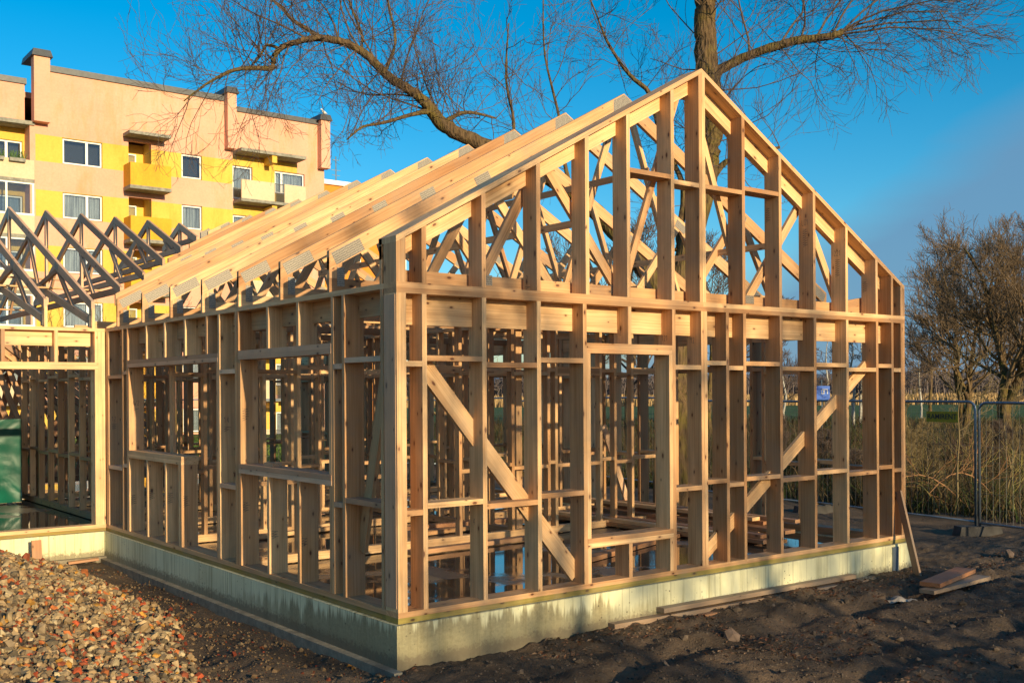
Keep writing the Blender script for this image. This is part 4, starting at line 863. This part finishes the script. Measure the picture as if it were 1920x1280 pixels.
for px, d, h, kw, lab in (
    (1890, 44, 8.8, dict(fork=3, nst=14, lvl=3, spread=.5, r=.24, rmin=.0075, mats=('bark', 'twig_warm'), crown0=.2, up=.35), 'broad bare willow with several dark trunks behind the right fence panel'),
    (1805, 56, 9.4, dict(fork=3, nst=13, lvl=3, spread=.47, r=.18, rmin=.009, mats=('bark', 'twig_warm'), crown0=.2, up=.35), 'bare rounded tree left of the broad willow behind the fence'),
    (1745, 78, 8.0, dict(nst=10, lvl=3, spread=.45, r=.15, rmin=.015), 'slim bare tree seen just right of the gable end'),
    (1330, 46, 8.5, dict(nst=11, lvl=3, spread=.45, r=.16, rmin=.010), 'bare tree seen through the studs right of the ridge post'),
    (1180, 40, 8.0, dict(nst=11, lvl=3, spread=.5, r=.16, rmin=.010), 'bare twiggy tree seen through the gable window opening'),
    (1060, 55, 9.5, dict(nst=11, lvl=3, spread=.45, r=.18, rmin=.012), 'bare tree seen through the middle of the gable trusses'),
    (840, 34, 5.6, dict(fork=4, nst=6, lvl=2, spread=.45, r=.12, rmin=.010, mats=('twig_tan', 'twig_tan')), 'pale stemmed multi-trunk willow seen behind the left diagonal brace'),
    (1440, 60, 7.5, dict(nst=10, lvl=3, spread=.4, r=.12, rmin=.012), 'slender bare tree seen behind the right half of the gable')):
    x, y = viewpt(px, d); small_tree('bare_tree', lab, 'tree', x, y, h, **kw)
for px, d, h, lab in ((1727, 82, 5.6, 'white birch trunk seen just right of the gable end'), (1548, 70, 6.5, 'white birch behind the blue sign'), (1600, 62, 6.6, 'white stemmed birch left of the last diagonal brace'), (1612, 64, 6.2, 'second white birch right behind the last diagonal brace'), (1470, 75, 6.2, 'thin white birch left of the blue sign')):
    x, y = viewpt(px, d); small_tree('birch_tree', lab, 'tree', x, y, h, lvl=2, nst=12, spread=.3, mats=('birch', 'twig'), r=.11, rmin=.012, group='birches beyond the fence', up=.1)
for px, d, h, lab, kw in ((1795, 18.6, 3.0, 'leafless sapling right behind the yellow fence sign', {}), (1740, 19.6, 1.5, 'short bare shoot near the fence beside the gable end', {}), (1700, 24, 2.2, 'bare brushy sapling beside the gable end', {}), (1890, 20, 2.4, 'bare sapling behind the second fence panel', {}), (210, 27, 4.2, 'bare thin tree behind the wing trusses', dict(nst=12)), (100, 29, 4.6, 'yellowish bare shrub behind the leftmost trusses', dict(nst=12)), (320, 30, 5.0, 'bare shrub between the trusses and the apartment building', dict(nst=12))):
    x, y = viewpt(px, d); small_tree('sapling', lab, 'sapling', x, y, h, lvl=2, nst=kw.get('nst', 8), spread=.4, mats=('twig_tan', 'twig_tan'), r=.022, rmin=.004, crown0=.2)
# trees behind the photographer, whose shadows fall over the site, and added brush
for x, y, h, kw, lab in ((1.0, -27, 10, dict(nst=12, r=.24, lvl=2), 'bare tree behind the viewpoint, left'), (4.1, -22, 9, dict(nst=7, r=.13, lvl=2), 'bare slim tree behind the viewpoint, middle'), (6.4, -34, 12.5, dict(nst=9, r=.2, lvl=2), 'tall bare tree behind the viewpoint, right'), (9.3, -24, 9, dict(nst=8, r=.13, lvl=2), 'bare tree behind the viewpoint, far right'), (2.4, -44, 15, dict(nst=8, r=.22, lvl=2), 'tallest bare tree behind the viewpoint')):
    small_tree('bare_tree', lab, 'tree', x, y, h, spread=.43, rmin=.020, **kw)
for i, (x, h) in enumerate(((1.6, 1.6), (3.4, 1.8), (5.2, 1.8), (7.2, 1.9), (9.6, 1.8))):  # unseen bush row, added to keep the soil before the gable in shade
    small_tree('bush', 'leafless bush number %s of the unseen row added behind the viewpoint to shade the soil' % ('one two three four five six seven eight nine'.split()[i]), 'bush', x, -11.5+.5*math.sin(i*2.1), h*1.0, lvl=3, nst=8, spread=.55, fork=2, r=.05, rmin=.012, crown0=.03, group='unseen bushes added behind the viewpoint for ground shade')

# ---------------------------------------------------------------- site fence
def text_obj(name, body, size, mat, parent, loc, rot, ext=.001):
    cu = bpy.data.curves.new(name, 'FONT'); cu.body = body; cu.size = size; cu.align_x = 'CENTER'; cu.align_y = 'CENTER'; cu.extrude = ext; cu.offset = size*.018
    o = bpy.data.objects.new(name, cu); COL.objects.link(o); dg = bpy.context.evaluated_depsgraph_get(); me = bpy.data.meshes.new_from_object(o.evaluated_get(dg)); bpy.data.objects.remove(o)
    o = bpy.data.objects.new(name, me); COL.objects.link(o); me.materials.clear(); me.materials.append(M[mat]); o.parent = parent; o.location = loc; o.rotation_euler = rot; return o
FL, FH_ = 3.42, 2.02
def fence_panel(label):
    root = thing('mesh_fence', label, 'mesh fence', group='mesh fence panels round the site')
    b = MB(); r = .12; P = [(0, 0, .0), (0, 0, FH_-r)]+[(r-r*math.cos(a), 0, FH_-r+r*math.sin(a)) for a in (R(25), R(50), R(75))]+[(r, 0, FH_)]+[(FL-r, 0, FH_)]+[(FL-r+r*math.sin(a), 0, FH_-r+r*math.cos(a)) for a in (R(15), R(40), R(65))]+[(FL, 0, FH_-r), (FL, 0, 0)]
    b.tube(P, .021, 8); b.tube([(0.02, 0, .16), (FL-.02, 0, .16)], .017, 8); b.build('tube_frame', 'galv', root, True)
    b = MB()
    for i in range(1, 31): x = i*FL/31; b.tube([(x, .012, .16), (x, .012, FH_-.0)], .0016, 3, cap=False)
    for z in (.38, .62, .86, 1.10, 1.34, 1.58, 1.82): b.tube([(.02, .012, z), (FL-.02, .012, z)], .0018, 3, cap=False)
    o = b.build('wire_mesh', 'wire', root); tag(o, kind='stuff'); return root
fp = fence_panel('mesh fence panel with a yellow sign, beside the gable end')
seg = [((11.30, 1.30), 81, None), ((11.27, 1.22), -96, 'mesh fence panel at the right edge with its post by the concrete block'), ((11.84, 4.70), 84, 'mesh fence panel second behind the gable end'), ((12.20, 8.13), 82, 'mesh fence panel third behind the gable end'), ((12.68, 11.54), 84, 'mesh fence panel fourth behind the gable end'), ((13.04, 14.96), 96, 'mesh fence panel fifth behind the frame'), ((12.68, 18.38), 120, 'mesh fence panel at the far corner of the site'), ((10.95, 21.36), 175, 'mesh fence panel behind the house, rightmost of the rear row'), ((7.5, 21.66), 178, 'mesh fence panel behind the house, second of the rear row'), ((4.05, 21.78), 180, 'mesh fence panel behind the house, third of the rear row')]
M['rubber'] = plain('fence_foot_concrete', (.045, .042, .04), .9, 0, .4)
for i, ((x, y), a, lab) in enumerate(seg):
    o = fp if i == 0 else copy_tree(fp); o.location = (x, y, float(gz(x, y))+.03); o.rotation_euler = (0, 0, R(a))
    if lab: o['label'] = lab
def foot(x, y, a, label):
    b = MB(); b.prism([(-.36, -.11, 0), (-.33, -.11, .15), (.33, -.11, .15), (.36, -.11, 0)], (0, .22, 0)); b.box(-.30, -.2, -.06, .06, .15, .165)
    o = b.build('fence_block', 'rubber'); o.location = (x, y, float(gz(x, y))-.01); o.rotation_euler = (0, 0, R(a)); return tag(o, label, 'fence block', 'concrete feet of the mesh fence')
foot(11.28, 1.26, 150, 'dark concrete block under the joint of the two nearest fence panels')
foot(11.86, 4.72, 150, 'dark concrete fence block behind the gable end')
M['sign_yellow'] = plain('yellow_sign', (.42, .33, .02), .5, 0, .1); M['sign_blue'] = plain('blue_sign', (.01, .10, .50), .4, 0, .1)
sg = thing('fence_sign', 'small yellow sign reading RAMIRENT wired to the fence panel beside the gable end', 'sign', (11.20, 1.30, 0))
b = MB(); b.box(-.30, .30, -.004, .004, -.085, .085); b.build('sign_plate', 'sign_yellow', sg); text_obj('lettering', 'RAMIRENT', .118, 'dark', sg, (0, -.006, 0), (R(90), 0, 0))
sx_, sy_ = 11.30+math.cos(R(81))*.62, 1.30+math.sin(R(81))*.62
sg.location = (sx_-.03, sy_-.02, 1.42); sg.rotation_euler = (0, 0, R(-99+0))
# blue board on a post far behind the frame
x, y = viewpt(1541, 60); bs = thing('blue_sign', 'small blue sign board with a white symbol seen through the right studs', 'sign', (x, y, float(gz(x, y))), R(-38))
b = MB(); b.tube([(0, .04, -.2), (0, .04, 2.9)], .035, 6); b.build('post', 'galv', bs)
b = MB(); b.box(-.45, .45, -.01, .01, 1.75, 2.55); b.build('board', 'sign_blue', bs)
b = MB(); b.tube([(.1, -.02, 2.3), (.1, -.02, 2.1), (-.02, -.02, 2.1), (-.02, -.02, 2.35), (.3, -.02, 2.35), (.3, -.02, 2.1)], .035, 5); b.build('symbol', 'white', bs)

# ---------------------------------------------------------------- timber lying about
def plank(label, p, q, w, t, mat='red_wood', roll=0.0, name='plank', group=None):
    b = MB(); p, q = V(*p), V(*q); c = (p+q)/2; d = (q-p).normalized(); sidev = V(0, 0, 1)-d*d.z; sidev.normalize(); o = d.cross(sidev); sv = (sidev*math.cos(roll)+o*math.sin(roll))
    b.beam(p-c, q-c, w, t, sv); ob_ = b.build(name, mat); ob_.location = c; return tag(ob_, label, 'plank', group)
plank('leaning plank propped against the right end of the gable', (6.96, -.36, -.40), (7.07, -.028, .63), .10, .028, 'old_wood', roll=R(90))
plank('longest low plank lying on the soil along the gable foundation', (2.26, -.07, -.315), (6.95, -.14, -.345), .12, .045, 'old_wood')
plank('upper dirty plank resting on the long plank by the foundation', (2.9, -.09, -.25), (6.05, -.075, -.272), .10, .045, 'old_wood')
plank('thin outer plank half sunk in the soil before the foundation', (3.35, -.20, -.35), (5.9, -.27, -.352), .07, .03, 'red_wood')
plank('upper short reddish board on the right soil', (6.08, -1.02, -.245), (7.22, -.80, -.235), .22, .045, 'red_wood')
plank('lower short board under the reddish board', (5.95, -1.06, -.30), (7.2, -1.02, -.29), .17, .04, 'old_wood')
plank('stub of board on end by the wing foundation', (-.95, 7.3, -.3), (-.95, 7.34, -.02), .12, .03, 'red_wood')
plank('orange offcut at the inner corner of the foundation', (-.55, 7.36, -.36), (-.18, 7.3, -.335), .10, .03, 'red_wood')
plank('brick sized offcut on the sill of the nearer window', (.10, 2.42, 1.155), (.10, 2.62, 1.155), .10, .036, 'red_wood')
k = 0
for i, (x, z, y0, y1, w_) in enumerate(((5.55, .02, 1.1, 4.9, .15), (5.75, .02, .9, 4.8, .15), (5.95, .02, 1.2, 5.0, .15), (5.6, .07, 1.3, 4.9, .15), (5.82, .07, 1.0, 4.6, .15), (6.3, .03, 1.4, 5.0, .2), (6.55, .03, 1.3, 4.9, .2), (6.32, .08, 1.0, 4.8, .2), (6.52, .13, 1.5, 4.7, .2), (6.4, .18, 1.6, 4.95, .15), (6.6, .18, 1.1, 4.6, .1))):
    plank(('reddish timber lying on the slab behind the right half of the gable, %s' % ('bottom of pile' if z < .05 else 'upper in pile')), (x, y0, z+.02), (x+random.uniform(-.05, .05), y1, z+.02), w_, .045, 'red_wood' if i % 3 else 'wood', group='timbers piled on the slab')
for i, (p, q) in enumerate((((2.0, 3.0, .03), (4.3, 3.15, .03)), ((2.9, 4.3, .03), (5.0, 4.5, .03)), ((2.7, 4.6, .08), (4.8, 4.4, .08)), ((4.6, 6.2, .03), (6.6, 6.35, .03)), ((4.4, 6.6, .1), (6.7, 6.5, .1)), ((1.0, 5.4, .03), (3.2, 5.7, .03)), ((3.3, 1.4, .02), (6.0, 2.3, .02)))):
    plank('loose timber on the floor slab between the partition walls', p, q, .12, .05, 'wood' if i % 2 else 'red_wood', group='loose timbers on the slab')
# scrap of pale sheet next to the short boards
n = 14; uu, vv_ = np.meshgrid(np.linspace(-1, 1, n), np.linspace(-1, 1, n)); hz = .05*np.abs(fbm(uu*1.7+5, vv_*1.7, 3, 4))*4+.035*np.exp(-(uu**2)*9)+.004
vx = uu*.22+.03*np.sin(vv_*5); vy = vv_*.07*(1.2-.6*uu)
ix = np.arange(n*n).reshape(n, n); F_ = np.stack([ix[:-1, :-1], ix[:-1, 1:], ix[1:, 1:], ix[1:, :-1]], -1).reshape(-1, 4)
M['rag'] = plain('dirty_pale_sheet', (.34, .29, .24), .6, 0, .3); rg = npmesh('plastic_scrap', np.stack([vx, vy, hz], -1).reshape(-1, 3), F_, 'rag', smooth=True); rg.location = (5.72, -.86, float(gz(5.72, -.86))+.01); rg.rotation_euler = (0, 0, -.7); tag(rg, 'crumpled pale plastic scrap on the soil left of the short boards', 'scrap')
for i, (x, y, s_, lab) in enumerate(((2.93, -.95, .075, 'rounded clod on the dark soil before the gable middle'), (9.3, -.25, .085, 'rounded stone on the soil by the right edge'))):
    v, f, c = scatter(1, np.zeros(1), np.zeros(1), np.zeros(1), np.array([s_]), np.array([(.20, .135, .095)]), ICO_V, ICO_F, .8, .15); o = npmesh('stone', v, f, 'stone', c); o.location = (x, y, float(gz(x, y))+s_*.35); tag(o, lab, 'stone')

# tarpaulin-wrapped pallet in the wing, stacked spare trusses behind it
M['tarp'] = None
t = NT('green_tarpaulin'); v = t.coord(); wv = t.noise(t.coord('Object', scale=(1, 1, 1)), 1.1, 3, .5, .8); t.bump(wv, 0.8, .10); M['tarp'] = t.done(t.ramp(wv, [(.3, (.003, .055, .035)), (.7, (.008, .12, .075))]), .32, .45)
n = 40; lo = []
for (x0_, x1_) in ((-2.6, .02),):
    uu, vv_ = np.meshgrid(np.linspace(0, 1, n), np.linspace(0, 1, n)); fx = x0_+(x1_-x0_)*uu; folds = .10*fbm(uu*5+vv_*3, vv_*2.5, 4, 8)+.05*np.sin(uu*14+vv_*7)*(1-vv_)
    front_ = np.stack([fx, 12.3+folds-.02*(1-vv_), .02+1.42*vv_+.03*fbm(uu*4, vv_, 2, 2)], -1).reshape(-1, 3)
    topg = np.stack([fx, 12.3+vv_*1.1+folds*(1-vv_), 1.44+.06*fbm(uu*4, vv_*3, 3, 11)+.03*fbm(uu*4, vv_*0+1, 2, 2)], -1).reshape(-1, 3)
    sideg = np.stack([np.full_like(uu, x1_)+.06*fbm(uu*4, vv_*2, 3, 15), 12.3+uu*1.1, .02+1.42*vv_], -1).reshape(-1, 3)
    ix = np.arange(n*n).reshape(n, n); F_ = np.stack([ix[:-1, :-1], ix[:-1, 1:], ix[1:, 1:], ix[1:, :-1]], -1).reshape(-1, 4)
    VV = np.concatenate([front_, topg, sideg]); FF = np.concatenate([F_, F_+n*n, F_+2*n*n])
    tp_ = npmesh('covered_pallet', VV, FF, 'tarp', smooth=True); tag(tp_, 'tall pallet load wrapped in green tarpaulin inside the wing', 'covered pallet')
st = thing('spare_trusses', 'stack of spare roof trusses leaning behind the green tarpaulin', 'truss stack')
for i in range(8):
    b = MB(); yy = 14.0+.09*i; A = lambda x, z: V(x+1.2+.22*i, yy+z*.42, z*1.22+.12)
    for p, q in (((-4.6, .1), (-1.4, 2.35)), ((-1.4, 2.35), (1.6, .1)), ((-4.6, .1), (1.6, .1)), ((-3.0, 1.2), (-2.2, .1)), ((-2.2, .1), (-1.4, 2.3)), ((-1.4, 2.3), (-.6, .1)), ((-.6, .1), (.1, 1.2)), ((-3.6, .8), (.8, .8))): b.beam(A(*p), A(*q), .11, .04, (0, 1, -.35))
    part('spare_truss', b, st, 'wood' if i % 2 else 'red_wood')

# ---------------------------------------------------------------- rough ground, reeds, far woods
def blades(name, n, polar, hr, wr, cols, label, cat, curve=.35):
    px = rng.uniform(polar[0], polar[1], n*3); d = polar[2]*(polar[3]/polar[2])**rng.random(n*3); lx = (px-960)/1988.93*d
    x = -4.50565+math.sin(YAW)*d+math.cos(YAW)*lx; y = -7.30879+math.cos(YAW)*d-math.sin(YAW)*lx
    k = (((x > 12.9) | (y > 24)) | (y > 23.5)) & (rng.random(n*3) < .25+1.3*vnoise(x*.5, y*.5, 51)) & ~((x > 8) & (x < 27) & (y > 48)) ; x, y, d = x[k][:n], y[k][:n], d[k][:n]; n = len(x)
    h = rng.uniform(*hr, n)*(.6+.8*vnoise(x*.35, y*.35, 61)); a = rng.uniform(0, 6.28, n); ln = rng.normal(0, curve, (n, 2))*h[:, None]; wd = rng.uniform(*wr, n)*(d/25)**.5
    z0 = gz(x, y)-.03; ux, uy = np.cos(a)*wd, np.sin(a)*wd
    p = [np.stack([x-ux, y-uy, z0], 1), np.stack([x+ux, y+uy, z0], 1), np.stack([x+ux*.7+ln[:, 0]*.35, y+uy*.7+ln[:, 1]*.35, z0+h*.6], 1), np.stack([x-ux*.7+ln[:, 0]*.35, y-uy*.7+ln[:, 1]*.35, z0+h*.6], 1)]
    tp2 = np.stack([x+ln[:, 0], y+ln[:, 1], z0+h], 1)
    Vv = np.stack(p+[tp2-np.stack([ux*.15, uy*.15, 0*ux], 1), tp2+np.stack([ux*.15, uy*.15, 0*ux], 1)], 1).reshape(-1, 3); o_ = np.arange(n)[:, None]*6
    Ff = np.concatenate([o_+np.array([[0, 1, 2, 3]]), o_+np.array([[3, 2, 5, 4]])]); cz = np.array(cols)[rng.integers(0, len(cols), n)]*rng.uniform(.6, 1.3, (n, 1)); cz = np.concatenate([cz, cz])
    tag(npmesh(name, Vv, Ff, 'blade', cz), label, cat, kind='stuff')
blades('rough_grass', 60000, (740, 1960, 17, 75), (.14, .55), (.006, .016), [(.075, .055, .02), (.045, .065, .014), (.03, .05, .009), (.11, .075, .03), (.045, .028, .015)], 'tangle of rough grass and weeds behind the mesh fence', 'rough grass', .5)
blades('dry_stalks', 9000, (740, 1960, 18, 60), (.5, 1.15), (.003, .007), [(.075, .045, .022), (.05, .03, .018), (.10, .07, .03), (.04, .022, .014)], 'tall dry brown stalks and twigs behind the mesh fence', 'dry stalks', .35)
blades('reed_bed', 26000, (600, 2000, 150, 250), (.7, 1.35), (.03, .07), [(.36, .235, .10), (.42, .28, .13), (.28, .18, .08)], 'long band of pale orange reeds at the far edge of the field', 'reeds', .12)
blades('lawn_edge', 9000, (-40, 620, 30, 52), (.08, .25), (.01, .02), [(.08, .16, .02), (.12, .17, .03)], 'fresh green grass before the apartment building', 'grass', .4)
# fallen bent branches by the fence
M.setdefault('cut', plain('cut_willow_shoots', (.30, .15, .06), .7)); M.setdefault('cut2', plain('yellow_shoots', (.30, .24, .06), .7))
for i, (px, d, L_, a, mt, lab) in enumerate(((1820, 19.2, 2.3, 2.6, 'cut', 'bent red brown branch lying behind the fence joint'), (1880, 19.4, 2.4, 2.9, 'cut', 'arched red brown branch behind the second fence panel'), (1850, 18.9, 1.6, .9, 'cut2', 'yellow shoot lying behind the concrete block'), (1760, 19.0, 1.5, 1.2, 'cut2', 'yellow shoot leaning near the gable end'), (1900, 18.8, 1.4, .5, 'cut2', 'yellowish branch at the right edge behind the fence'))):
    x, y = viewpt(px, d); T = Twigs(); p = np.array([0., 0, .05]); pts = np.array([p+np.array([math.cos(a)*L_*f*.75, math.sin(a)*L_*f*.75, .85*math.sin(f*2.6)*L_*.35]) for f in np.linspace(0, 1, 8)]); T.add(pts, .016, .006, 5)
    for q in range(2, 8): sprout(T, pts[q], unit(rng.normal(size=3)+np.array([.3, 0, .5])), .7, .007, 1, rmin=.004)
    o = T.build('fallen_branch', mt, None); o.location = (x, y, float(gz(x, y))); tag(o, lab, 'branch')
# bush growth as single shrubs along the fence
SH = []
for i in range(18):
    px = rng.uniform(1380, 1930); d = rng.uniform(22, 46); SH.append((px, d))
words = 'one two three four five six seven eight nine ten eleven twelve thirteen fourteen fifteen sixteen seventeen eighteen nineteen twenty twenty-one twenty-two'.split()
sh0 = [small_tree('shrub', 'low brown leafless shrub in the rough ground behind the fence', 'shrub', 0, 0, 1.5, lvl=3, nst=9, spread=.55, fork=3, r=.02, rmin=.004, crown0=.02, mats=(m_, m_), group='leafless shrubs in the rough ground') for m_ in ('twig', 'twig_tan', 'twig')]
for i, (px, d) in enumerate(SH):
    o = sh0[i] if i < 3 else copy_tree(sh0[i % 3]); x, y = viewpt(px, d); o.location = (x, y, float(gz(x, y))); sc_ = rng.uniform(.45, .85); o.scale = (sc_, sc_, sc_*rng.uniform(.8, 1.2)); o.rotation_euler = (0, 0, rng.uniform(0, 6.28))
# far wood line and hills
T = Twigs()
for i in range(2600):
    px = rng.uniform(560, 2050); d = rng.uniform(330, 420); x, y = viewpt(px, d); h = rng.uniform(3, 8)*(.5+vnoise(np.array(px*.011), np.array(0.5), 91))
    b0 = np.array([x, y, -.4]); T.add(np.array([b0, b0+[rng.normal(0, .4), 0, h*.5], b0+[rng.normal(0, 1.0), 0, h]]), .28, .08, 3)
    for q in range(4): f = rng.uniform(.3, .9); s0_ = b0+[0, 0, h*f]; T.add(np.array([s0_, s0_+[rng.normal(0, .8), rng.normal(0, .8), h*.2], s0_+[rng.normal(0, 1.6), rng.normal(0, 1), h*.32]]), .16, .06, 3)
M['farwood'] = plain('far_bare_wood', (.12, .095, .09), .9); o = T.build('far_wood', 'farwood', None); tag(o, 'distant bare wood along the horizon behind the field', 'wood', kind='stuff')
hx, hy = [], []
nn = 160; pxs = np.linspace(-1500, 3600, nn); rows = []
for j, (d, zf) in enumerate(((1500, 0), (1900, 1), (2600, 0))):
    lx = (pxs-960)/1988.93*d; x = -4.5+math.sin(YAW)*d+math.cos(YAW)*lx; y = -7.3+math.cos(YAW)*d-math.sin(YAW)*lx; rows.append(np.stack([x, y, -1+zf*(14+22*vnoise(pxs*.0035, pxs*0, 5)+6*vnoise(pxs*.02, pxs*0, 6))], 1))
VV = np.concatenate(rows); ix = np.arange(3*nn).reshape(3, nn); F_ = np.stack([ix[:-1, :-1], ix[:-1, 1:], ix[1:, 1:], ix[1:, :-1]], -1).reshape(-1, 4)
M['hill'] = plain('hazy_wooded_hills', (.09, .12, .17), 1.0); tag(npmesh('hills', VV, F_, 'hill', smooth=True), kind='structure')  # distant haze is put into the hills as a blue base colour
# dark car parked by the apartment building, seen in slivers through the wing studs
M['carpaint'] = plain('dark_car_paint', (.02, .025, .035), .25, .3, .05); M['tyre'] = plain('tyre_rubber', (.02, .02, .02), .9); M['red_lamp'] = plain('red_lamp', (.5, .02, .02), .3)
car = thing('parked_car', 'dark parked car behind the wing, glimpsed between the wing studs', 'car', (3.6, 31.5, float(gz(3.6, 31.5))+.02), R(10))
b = MB(); prof = [(-2.1, .35), (-2.12, .75), (-1.95, .95), (-1.55, 1.0), (-1.1, 1.40), (.55, 1.44), (1.15, 1.02), (1.95, .86), (2.1, .6), (2.08, .32)]
b.prism([(p[0], -.85, p[1]) for p in prof], (0, 1.7, 0)); b.build('body', 'carpaint', car)
b = MB(); b.prism([(-1.38, -.853, 1.03), (-1.05, -.853, 1.34), (.5, -.853, 1.38), (.95, -.853, 1.03)], (0, 1.706, 0)); b.build('side_windows', 'dark', car)
for xw in (-1.3, 1.3):
    for yw in (-.86, .72): b = MB(); b.tube([(xw, yw, .31), (xw, yw+.16, .31)], .32, 18); w_ = b.build('wheel', 'tyre', car)
for yw in (-.8, .55): b = MB(); b.box(-2.16, -2.11, yw, yw+.25, .7, .85); b.build('tail_lamp', 'red_lamp', car)
# two bicycles' worth of dark frame seen through the side wall window: one parked bicycle
bk = thing('parked_bicycle', 'black bicycle parked beyond the frame, seen through the nearer side window', 'bicycle', (5.6, 21.0, float(gz(5.6, 21.0))), R(15))
for xw in (-.52, .52):
    b = MB(); b.tube([(xw+.33*math.cos(a), 0, .35+.33*math.sin(a)) for a in np.linspace(0, 6.2832, 25)], .02, 6, cap=False); b.build('wheel', 'tyre', bk)
b = MB(); b.tube([(-.52, 0, .35), (-.15, 0, .3), (.3, 0, .8), (-.28, 0, .82), (-.15, 0, .3)], .018, 6); b.tube([(-.52, 0, .35), (-.28, 0, .82), (-.31, 0, .98)], .015, 6); b.tube([(.52, 0, .35), (.3, 0, .8), (.26, 0, 1.02)], .018, 6); b.build('frame', 'tyre', bk)
b = MB(); b.tube([(.3, -.28, 1.05), (.26, 0, 1.02), (.3, .28, 1.05)], .014, 6); b.build('handlebar', 'tyre', bk); b = MB(); b.box(-.45, -.2, -.07, .07, .98, 1.03); b.build('saddle', 'tyre', bk)
